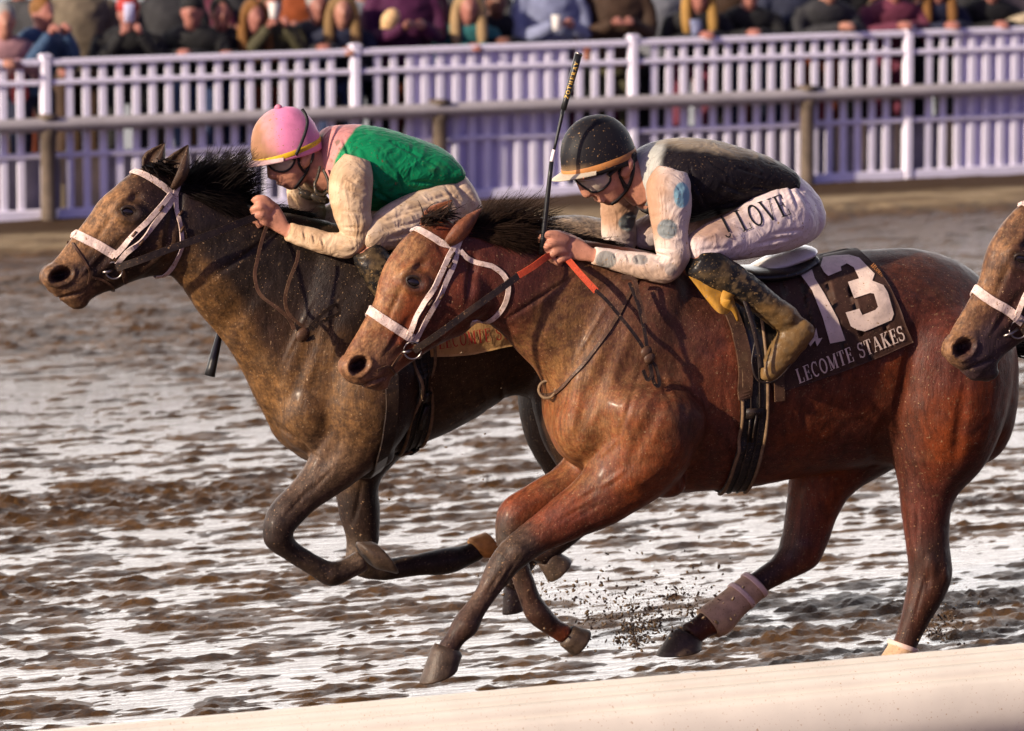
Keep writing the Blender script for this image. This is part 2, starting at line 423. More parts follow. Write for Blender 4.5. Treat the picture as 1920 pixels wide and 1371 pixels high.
# ------------------------------------------------------------------ outer rail
m_railw = plain('shaded_white_rail', (.33, .31, .32), .45, var=.15, nscale=4, mud=.15)  # white rail, its base colour darkened to stand for shade on the face
m_post = plain('muddy_rail_post', (.11, .085, .065), .7, var=.4, nscale=8, mud=.25)
def xpix(px, Y):           # X on plane Y under pixel column px (eye level of the fence)
    return P(px, 250, Y)[0]
S_F = FPX / (Y_FENCE * math.cos(YAW) + 0)      # rough px/m
rail_top = P(960, 187, Y_RAIL)[2]
rail = empty('outer_rail', [xpix(960, Y_RAIL), Y_RAIL, 0], 'long white running rail on brown posts in front of the picket fence', 'rail')
step = xpix(825, Y_RAIL) - xpix(90, Y_RAIL)
prof = []
for a in np.linspace(0, 2 * np.pi, 20, endpoint=False):
    r_ = .054 * (1 + .10 * abs(math.cos(2 * a)))
    prof.append((r_ * 1.15 * math.cos(a), max(-.054, min(.044, r_ * math.sin(a)))))
x0 = xpix(90, Y_RAIL)
for i in range(-3, 6):
    xa, xb = x0 + (i) * step, x0 + (i + 1) * step
    V = [(x, Y_RAIL + py, rail_top - .05 + pz) for x in (xa - .01, xb + .01 - .02) for py, pz in prof]; n = len(prof)
    F = [(j, (j + 1) % n, n + (j + 1) % n, n + j) for j in range(n)]
    obj('rail_bar', V, F, m_railw, rail)
for i in range(-3, 7):
    xa = x0 + i * step
    mb = MB(); h = rail_top - .03
    zs = np.array([-.2, .02, .06, h * .5, h - .12, h - .10, h + .0])
    rs = np.array([.075, .07, .058, .056, .057, .072, .072])
    th = np.linspace(0, 2 * np.pi, 14, endpoint=False)
    C = np.stack([np.full(7, xa), np.full(7, Y_RAIL + .0), zs], 1); C[:, 1] += .0
    mb.loft(C, np.array([[1, 0, 0]]) * rs[:, None], np.array([[0, 1, 0]]) * rs[:, None] * .8, 14)
    mb.box([xa, Y_RAIL, rail_top + .004], [.055, .075, .016])
    mb.build('rail_post', m_post, rail)

# ------------------------------------------------------------------ picket fence
m_fence = plain('violet_lit_fence_paint', (.66, .64, .76), .42, var=.10, nscale=3, mud=.03, bscale=40, bst=.08)  # white fence; the violet light on it is put into the base colour
m_panel = plain('violet_lit_fence_sheet', (.56, .52, .74), .5, var=.12, nscale=3)  # white sheet, tinted with the same violet light
F_TOP = P(960, 82, Y_FENCE)[2]
PITCH_P = 29.6 / 250 * 1.10
def zpix(dy): return (F_TOP - dy / 250.0)
zr = {'top': F_TOP - .022, 'second': zpix(42), 'middle': zpix(175), 'bottom': zpix(285)}
post_px = [-435, 85, 665, 1185, 1700, 2230]
post_x = [xpix(p_, Y_FENCE) for p_ in post_px]
sheet_px = [(778, 1062), (1805, 2300)]
sheets = [(xpix(a, Y_FENCE), xpix(b_, Y_FENCE)) for a, b_ in sheet_px]
def bevel_bar(mb, c, h):
    """bar with chamfered edges along its longest side"""
    c = np.asarray(c, float); ax = int(np.argmax(h)); o = [i for i in range(3) if i != ax]
    ch = min(h[o[0]], h[o[1]]) * .35
    pts = []
    for su, sv in ((1, 1), (-1, 1), (-1, -1), (1, -1)):
        a_ = (su * h[o[0]], sv * (h[o[1]] - ch)); b2 = (su * (h[o[0]] - ch), sv * h[o[1]])
        pts += [a_, b2] if su * sv > 0 else [b2, a_]
    V = []
    for e in (-1, 1):
        for p_ in pts:
            v = c.copy(); v[ax] += e * h[ax]; v[o[0]] += p_[0]; v[o[1]] += p_[1]; V.append(v)
    F = [(j, (j + 1) % 8, 8 + (j + 1) % 8, 8 + j) for j in range(8)] + [tuple(range(8))[::-1], tuple(range(8, 16))]
    mb.add(V, F)
def local_mesh(mb, mat, name):
    me = bpy.data.meshes.new(name); me.from_pydata(mb.verts().tolist(), [], mb.F); me.update(); me.materials.append(mat); return me
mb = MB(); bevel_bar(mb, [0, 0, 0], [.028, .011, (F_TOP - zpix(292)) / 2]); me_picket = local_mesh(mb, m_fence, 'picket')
zc = (F_TOP - .025 + zpix(292)) / 2
GREY = 'white picket fence panels along the apron'
names = ['at the left edge behind the dark horse', 'left, before the dark jacketed crowd and the pink cap', 'middle, before the purple sweater and partly backed by white sheet', 'right, before the brown jacket and the blonde woman', 'right edge, past the tall right post with its sheeting']
for k in range(len(post_x) - 1):
    xa, xb = post_x[k], post_x[k + 1]
    f = empty('picket_fence', [(xa + xb) / 2, Y_FENCE, 0], 'white picket fence panel, ' + names[k], 'fence', GREY)
    n = max(3, round((xb - xa - .12) / PITCH_P)); 
    for i in range(1, n):
        x = xa + .06 + (xb - xa - .12) * i / n
        o = bpy.data.objects.new('picket', me_picket); COL.objects.link(o); o.parent = f
        o.location = [x - f.location[0], RNG.normal(0, .0015), zc]; o.rotation_euler = (0, RNG.normal(0, .004), 0)
    for nm, hh, th_ in (('top', .024, .026), ('second', .019, .02), ('middle', .018, .02), ('bottom', .05, .024)):
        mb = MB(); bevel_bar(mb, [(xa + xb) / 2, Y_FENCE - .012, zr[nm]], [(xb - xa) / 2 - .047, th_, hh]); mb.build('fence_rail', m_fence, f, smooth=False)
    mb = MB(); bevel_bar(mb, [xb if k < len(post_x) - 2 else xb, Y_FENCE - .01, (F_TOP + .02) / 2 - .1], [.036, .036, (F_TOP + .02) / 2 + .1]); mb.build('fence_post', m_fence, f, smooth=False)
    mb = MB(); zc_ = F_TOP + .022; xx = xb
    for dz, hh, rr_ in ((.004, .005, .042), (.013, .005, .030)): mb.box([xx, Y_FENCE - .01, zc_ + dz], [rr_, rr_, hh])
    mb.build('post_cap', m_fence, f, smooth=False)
    for a, b_ in sheets:
        a2, b2 = max(a, xa + .05), min(b_, xb - .05)
        if b2 - a2 > .1:
            nn = int((b2 - a2) / .09)
            for i in range(nn):
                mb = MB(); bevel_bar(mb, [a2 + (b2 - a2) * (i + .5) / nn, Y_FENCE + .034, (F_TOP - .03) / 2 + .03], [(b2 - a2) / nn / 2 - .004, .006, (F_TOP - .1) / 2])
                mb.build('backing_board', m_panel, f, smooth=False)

# low board wall just behind the fence: it hides the crowd's lower legs
m_board = plain('grey_violet_boards', (.26, .24, .28), .6, var=.3, nscale=5, mud=.1)
m_litpatch = plain('lit_patch_boards', (.62, .50, .30), .6, var=.15, nscale=5, mud=.0)  # warm lit patches of ground behind the pickets, painted as lighter boards
lw = empty('low_wall', [xpix(960, Y_FENCE), Y_FENCE + .12, 0], 'low board wall behind the lower half of the picket fence', 'wall')
top_z = zpix(172)
xs0, xs1 = post_x[0] - 1, post_x[-1] + 1
lit_px = [(112, 195), (300, 318), (555, 580), (1566, 1584), (1608, 1622), (1676, 1686), (1772, 1790), (1842, 1875)]
lit_spans = [(xpix(a, Y_FENCE + .12), xpix(b_, Y_FENCE + .12)) for a, b_ in lit_px]
cuts = sorted(set([xs0, xs1] + [v for ab in lit_spans for v in ab] + list(np.arange(xs0, xs1, .42))))
for a, b_ in zip(cuts[:-1], cuts[1:]):
    if b_ - a < .02: continue
    mid = (a + b_) / 2; is_t = any(p_ < mid < q_ for p_, q_ in lit_spans)
    mb = MB(); bevel_bar(mb, [mid, Y_FENCE + .12 + RNG.normal(0, .002), top_z / 2 - .06], [(b_ - a) / 2 - .003, .014, top_z / 2 + .06])
    mb.build('board', m_litpatch if is_t else m_board, lw, smooth=False)

# ------------------------------------------------------------------ inner rail, right under the camera
m_cream = plain('cream_rail_paint', (.74, .68, .57), .45, var=.12, nscale=2.2, mud=.12, mudcol=(.42, .27, .14), bscale=25, bst=.12)
Y_NR = 17.6
NR = []
zt = P(960, 1297, Y_NR)[2]
prof = [(-.015, -.010), (0, .0), (-.010, .014), (-.040, .018), (-.062, .015), (-.066, .003), (-.074, .001), (-.080, .008), (-.112, .002), (-.126, -.006), (-.130, -.020), (-.140, -.022), (-.146, -.014), (-.172, -.026), (-.192, -.042), (-.196, -.058), (-.205, -.060), (-.212, -.056), (-.235, -.082), (-.255, -.122), (-.262, -.18), (-.258, -.26), (-.245, -.27), (-.245, -.18), (-.235, -.13), (-.215, -.095), (-.17, -.06), (-.10, -.034), (-.05, -.014), (-.02, -.012)]
xa, xb = Y_NR * math.tan(YAW) - 8, Y_NR * math.tan(YAW) + 8
nr = empty('inner_rail', [(xa + xb) / 2, Y_NR, 0], 'thick cream safety rail crossing the bottom foreground', 'rail')
segs = np.linspace(xa, xb, 5) + .35
for a, b_ in zip(segs[:-1], segs[1:]):
    V = [(x, Y_NR + py, zt + pz) for x in np.linspace(a, b_, 9) for py, pz in prof]; n = len(prof)
    F = [(i * n + j, i * n + (j + 1) % n, (i + 1) * n + (j + 1) % n, (i + 1) * n + j) for i in range(8) for j in range(n)]
    obj('rail_cover', V, F, m_cream, nr)
    mb = MB()
    mb.tube([[a, Y_NR - .17, zt - .13], [a, Y_NR - .36, zt - .26], [a, Y_NR - .50, zt - .6], [a, Y_NR - .5, -.2]], .035, 10); mb.build('rail_post', m_cream, nr)
# ================================================================== horses
YB = G(1672, 1285)[1] + .15
YD, YT = YB + 1.0, YB - .95
print('bay plane', YB, 'px per m', FPX / (FWD @ (P(1200, 700, YB) - CAM)))

def qpix(V, Y):
    """pixels of the vertices, far-side ones mirrored on to the near side; and the signed side"""
    Q = V.copy(); side = Y - V[:, 1]; Q[:, 1] = Y - np.abs(side)
    return proj(Q), side

def sculpt(V, F, Y, tf, brushes, sc=1.0):
    for (x, y, rx, ry, rot, depth, *o) in brushes:
        x, y = tf(x, y); kind = o[0] if o else 'bump'
        Q, side = qpix(V, Y); Nn = vnormals(V, F)
        c, s_ = math.cos(math.radians(rot)), math.sin(math.radians(rot))
        dx, dy = Q[:, 0] - x, Q[:, 1] - y
        u, v = (dx * c + dy * s_) / (rx * sc), (-dx * s_ + dy * c) / (ry * sc)
        r = np.sqrt(u * u + v * v)
        tmin = o[1] if len(o) > 1 else .015
        ok = (np.abs(side) > tmin)
        if kind == 'bump': wgt = np.clip(1 - r * r, 0, 1) ** 2
        elif kind == 'pit': wgt = -np.clip(1 - r ** 4, 0, 1) + .16 * np.exp(-((r - 1.12) / .2) ** 2)
        elif kind == 'ring': wgt = np.exp(-((r - 1.0) / .28) ** 2)
        elif kind == 'groove': wgt = -np.clip(1 - r * r, 0, 1) ** 2
        V = V + Nn * (depth * wgt * ok)[:, None]
    return V

def ident(x, y): return (x, y)
class Horse:
    pass

EAR_PROF = np.array([[0, .55], [.12, .8], [.3, 1.0], [.5, .95], [.72, .62], [.9, .26], [1, .05]])
def ear_mesh(fig, base, tip, width_px, t, facing):
    """a curled leaf: convex outside, hollow inside; facing is the 3D direction its opening looks to"""
    b, e = fig.pt(*base, t), fig.pt(*tip, t); ax = e - b; Lx = np.linalg.norm(ax); ax /= Lx
    f = np.asarray(facing, float); f -= (f @ ax) * ax; f /= np.linalg.norm(f); s = np.cross(ax, f)
    wm = width_px * Lx / math.hypot(base[0] - tip[0], base[1] - tip[1]) / 2
    th = np.linspace(-1.0, 1.0, 9); V = []; n = len(th)
    for (u, wd) in EAR_PROF:
        r = wm * wd
        for lay in (1.0, .80):
            for a in th:
                ang = a * 2.0
                V.append(b + ax * Lx * u + s * (r * lay * math.sin(ang) * 1.05) - f * (r * lay * (math.cos(ang)) * .9) + f * r * .25)
    m = len(EAR_PROF); F = []
    for i in range(m - 1):
        o0, o1 = i * 2 * n, (i + 1) * 2 * n
        for j in range(n - 1):
            F.append((o0 + j, o0 + j + 1, o1 + j + 1, o1 + j))
            F.append((o0 + n + j + 1, o0 + n + j, o1 + n + j, o1 + n + j + 1))
        for j in (0, n - 1):
            q = (o0 + j, o1 + j, o1 + n + j, o0 + n + j); F.append(q if j == 0 else q[::-1])
    top = (m - 1) * 2 * n
    F += [(top + j, top + j + 1, top + n + j + 1, top + n + j) for j in range(n - 1)]
    return np.array(V), F

def hair(mb, roots, dirs, lens, r0, rng, curl=.25, nseg=6, sag=(0, 0, -.25)):
    """tapering three-sided locks"""
    sag = np.array(sag)
    for p, d, L in zip(roots, dirs, lens):
        d = d / (np.linalg.norm(d) + 1e-9); pts = []; q = np.array(p, float); step = L / nseg
        wob = rng.normal(0, curl, 3)
        for i in range(nseg + 1):
            pts.append(q.copy()); q = q + d * step
            d = d + (sag + wob) * (1.2 / nseg) + rng.normal(0, curl * .35, 3) / nseg ** .5 * .6; d /= np.linalg.norm(d)
        pts = np.array(pts); T = np.gradient(pts, axis=0); T /= np.linalg.norm(T, axis=1)[:, None] + 1e-9
        A = np.cross(T, [0.3, .9, .2]); A /= np.linalg.norm(A, axis=1)[:, None] + 1e-9; B = np.cross(T, A)
        rr = r0 * rng.uniform(.6, 1.3) * np.linspace(1, .12, nseg + 1)[:, None]
        mb.loft(pts, A * rr, B * rr, 3, cap=False)

def hoof_mesh(fig, cx, cy, ux, uy, bx, by, vx, vy, t, ratio=.85):
    """coronet centre and half-width vector, sole centre and half-width vector (pixels)"""
    rows = []
    for q, gr in ((-.12, .9), (0, 1.0), (.05, 1.06), (.35, 1.03), (.7, 1.02), (.93, 1.02), (1.0, .97), (1.005, .8)):
        c = (cx + (bx - cx) * q, cy + (by - cy) * q); h = (ux + (vx - ux) * q, uy + (vy - uy) * q)
        C = fig.pt(*c, t); A = (fig.pt(c[0] + h[0], c[1] + h[1], t) - C) * gr; B = LAT * np.linalg.norm(A) * ratio
        rows.append((C, A, B))
    mb = MB(); mb.loft([r[0] for r in rows], [r[1] for r in rows], [r[2] for r in rows], 18)
    return mb

def coat_paint(V, Y, tf_inv, spec, seed):
    """coat colour: body tone, dark points, and dried mud thrown up over it"""
    Q, side = qpix(V, Y); q = np.stack(tf_inv(Q[:, 0], Q[:, 1]), 1)
    n = fbm(V, 5, 3, seed); n2 = .5 * fbm(V, 30, 2, seed + 5) + .5 * vnoise(V, 120, seed + 6); n3 = vnoise(V, 190, seed + 9)
    mm = sstep(.40, .66, fbm(V, 2.6, 4, seed + 40, .6))[:, None] * .75; vein = np.clip(1 - np.abs(fbm(V * np.array([1, 1, 1.6]), 7, 3, seed + 50) - .5) * 14, 0, 1)[:, None]
    col = (np.array(spec['body'])[None] * (1 - mm) + np.array(spec['body2'])[None] * mm) * (0.72 + .56 * n)[:, None] * (1 - .22 * vein)
    for (kind, x, y, rx, ry, rot, soft, c, amt) in spec['zones']:
        a, s_ = math.cos(math.radians(rot)), math.sin(math.radians(rot)); dx, dy = q[:, 0] - x, q[:, 1] - y
        u, v = (dx * a + dy * s_) / rx, (-dx * s_ + dy * a) / ry
        r = np.sqrt(u * u + v * v) + (n - .5) * .5
        m = 1 - sstep(1 - soft, 1 + soft, r)
        if kind == 'mud':
            m = m * np.clip(.30 + .7 * sstep(.30, .72, n2), 0, 1)
        col = col * (1 - m[:, None] * amt) + np.array(c)[None] * (m * amt * (.8 + .4 * n2))[:, None]
    sp = ((vnoise(V, 95, seed + 3) > .90) & (fbm(V, 5, 2, seed + 4) > .5))[:, None]
    col = np.where(sp, col * .6 + np.array([.2, .13, .07]) * .4, col)
    return np.clip(col, 0, 1)

m_bay = plain('bay_coat', (1, 1, 1),   .5, paint=True, var=.3, nscale=120, bscale=260, bst=.35, spec=.2, bdist=.004, coat=.11, streak=.45, mud=.2, mudcol=(.22, .13, .07))
m_dark = plain('dark_bay_coat', (1, 1, 1),   .5, paint=True, var=.3, nscale=120, bscale=260, bst=.35, spec=.18, bdist=.004, coat=.11, streak=.45, mud=.2, mudcol=(.22, .14, .08))
m_hair = plain('black_mane_hair', (.010, .007, .006), .55, var=.5, nscale=30, bst=0, spec=.06)
m_hairb = plain('brown_black_mane_hair', (.020, .011, .007), .55, var=.5, nscale=30, bst=0, spec=.06)
m_hoof = plain('muddy_hoof_horn', (.05, .032, .022), .5, var=.45, nscale=25, bscale=90, bst=.4, mud=.25, mudcol=(.16, .1, .06), spec=.3)
m_hoofl = plain('pale_muddy_hoof', (.42, .19, .05), .5, var=.4, nscale=25, bscale=90, bst=.4, mud=.35)
m_eye, t_, bs_ = _mat('wet_dark_eye'); bs_.inputs['Base Color'].default_value = (.008, .005, .004, 1); bs_.inputs['Roughness'].default_value = .06
m_lid = plain('dark_eyelid_skin', (.022, .013, .010), .5, var=.4, nscale=60)
m_nost = plain('nostril_lining', (.16, .045, .06), .35, var=.3)

def build_horse(spec):
    Y = spec['Y']; tf = spec.get('tf', ident); tfi = spec.get('tfi', ident); sc = spec.get('sc', 1.0)
    fig = Figure(Y, tf)
    fig.slices(spec['torso']); fig.slices(spec['neck'], n=24); fig.slices(spec['head'], n=24)
    for L in spec['legs']: fig.limb(L, taper=True)
    for b_ in spec['blobs']: fig.blob(*b_)
    V, F = remesh(fig, spec.get('vox', .0087), 5)
    Q, sd = qpix(V, Y); qx, qy = tfi(Q[:, 0], Q[:, 1]); V = laplace(V, F, 18, .5, sstep(0, 120, qx - spec['soft_x'] - (qy - 600) * .2) * sstep(1000, 860, qy))
    V = sculpt(V, F, Y, tf, spec['brushes'], sc)
    V = V + vnormals(V, F) * ((fbm(V, 14, 3, 5) - .5) * .006)[:, None]
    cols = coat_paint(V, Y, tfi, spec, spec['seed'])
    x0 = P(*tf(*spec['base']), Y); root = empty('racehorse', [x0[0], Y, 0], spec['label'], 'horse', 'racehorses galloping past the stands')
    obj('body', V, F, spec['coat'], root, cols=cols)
    bv = bvh_of(V, F)
    h = Horse(); h.root, h.bv, h.fig, h.Y, h.spec, h.tf, h.sc = root, bv, fig, Y, spec, tf, sc; h.V = V
    # ears
    for (bs, tp, wd, t, fc) in spec['ears']:
        EV, EF = ear_mesh(fig, bs, tp, wd * sc, t, fc)
        ncol = np.array(spec['ear_col'])[None] * (.5 + fbm(EV, 40, 2, 3))[:, None]
        obj('ear', EV, EF, spec['coat'], root, cols=ncol)
    # eyes
    for sgn in (1, -1):
        x, y = spec['eye']; p, n_ = shoot(bv, *tf(x, y))
        if p is None: continue
        if sgn < 0: p = p.copy(); p[1] = 2 * Y - p[1]; n_ = n_ * np.array([1, -1, 1])
        a = fig.pt(x + 14, y + 5) - fig.pt(x, y); a = a / np.linalg.norm(a); a = a - (a @ n_) * n_; a /= np.linalg.norm(a); b2 = np.cross(n_, a)
        mb = MB(); mb.ell(p - n_ * .009, [n_ * .019, a * .033 * sc, b2 * .0235 * sc], 16, 11); mb.build('eye', m_eye, root)
        th = np.linspace(0, 2 * np.pi, 26); mb = MB(); ring = np.array([p + n_ * (.0075 - .004 * abs(math.cos(q))) + a * .031 * sc * math.cos(q) + b2 * .0215 * sc * math.sin(q) for q in th]); mb.tube(ring, .0048 * (1 + .5 * (np.sin(th) * (1 if b2[2] > 0 else -1) > 0)), 8); mb.build('eyelid', m_lid, root)
    for hf in spec['hooves']: hoof_mesh(fig, *hf[0]).build('hoof', m_hoofl if hf[1] else m_hoof, root)
    # mane
    rng = np.random.default_rng(spec['seed'])
    mb = MB(); M = cat_rom(np.array(spec['mane']), 40)      # x, y, dirx, diry, length px
    n = spec['nhair']; idx = rng.integers(0, len(M), n); roots, dirs, lens = [], [], []
    for i in idx:
        x, y, dx, dy, L = M[i]; t = rng.normal(.0, .022) - .07 * float(sstep(spec['hand_x'] - 50, spec['hand_x'], x)); L = L * (1 - .3 * float(sstep(spec['hand_x'] - 40, spec['hand_x'], x)))
        jx, jy = rng.normal(0, 5), rng.uniform(-2, 14)
        r0 = fig.pt(x + jx, y + jy, t); e = fig.pt(x + jx + dx, y + jy + dy, t)
        d = (e - r0); d /= np.linalg.norm(d); d += LAT * (t * 7 + rng.normal(0, .12)) + rng.normal(0, .11, 3)
        roots.append(r0); dirs.append(d); lens.append(L * spec.get('mane_len', .82) / 480 * rng.uniform(.4, 1.3))
    hair(mb, roots, dirs, lens, .0023, rng, .26, 7)
    # the part of the mane that lies down on the near side of the neck
    S = np.array(spec['mane_side'])
    Sm = cat_rom(S, 30); idx = rng.integers(0, len(Sm), spec['nside']); roots, dirs, lens = [], [], []
    for i in idx:
        x, y, dx, dy, L = Sm[i]; L = min(L, max(12, (spec['hand_x'] - 8 - x) * 1.25)); p, n_ = shoot(bv, *tf(x + rng.normal(0, 7), y + rng.uniform(2, 26)))
        if p is None: continue
        p0 = fig.pt(x, y); d = fig.pt(x + dx, y + dy) - p0; d /= np.linalg.norm(d); d = d - (d @ n_) * n_ + n_ * .10
        roots.append(p + n_ * .002); dirs.append(d + rng.normal(0, .10, 3)); lens.append(L / 480 * rng.uniform(.5, 1.1))
    if roots: hair(mb, roots, dirs, lens, .0026, rng, .14, 6, sag=(0, 0, -.12))
    mb.build('mane', spec['hairmat'], root)
    mb = MB(); roots, dirs, lens = [], [], []
    for i in range(spec.get('nforelock', 110)):
        (ax, ay), (bx, by) = spec['forelock']; q = rng.uniform(); x, y = ax + (bx - ax) * q + rng.normal(0, 5), ay + (by - ay) * q + rng.normal(0, 5)
        t = rng.normal(0, .028); p = fig.pt(x, y, t); e = fig.pt(x + spec['fl_dir'][0], y + spec['fl_dir'][1], t); d = e - p; d /= np.linalg.norm(d)
        roots.append(p); dirs.append(d + rng.normal(0, .3, 3)); lens.append(rng.uniform(.05, .11))
    hair(mb, roots, dirs, lens, .0045, rng, .5, 5); mb.build('forelock', spec['hairmat'], root)
    # tail
    mb = MB(); roots, dirs, lens = [], [], []
    for i in range(260):
        x, y = spec['tail']; t = rng.normal(0, .03); p = fig.pt(x + rng.normal(0, 5), y + rng.uniform(-12, 25), t)
        e = fig.pt(x + 100, y + 18 + rng.normal(0, 12), t); d = e - p; d /= np.linalg.norm(d)
        roots.append(p); dirs.append(d + rng.normal(0, .06, 3)); lens.append(rng.uniform(.35, .85))
    hair(mb, roots, dirs, lens, .0045, rng, .15, 7, sag=(0, 0, -.45)); mb.build('tail', spec['hairmat'], root)
    return h

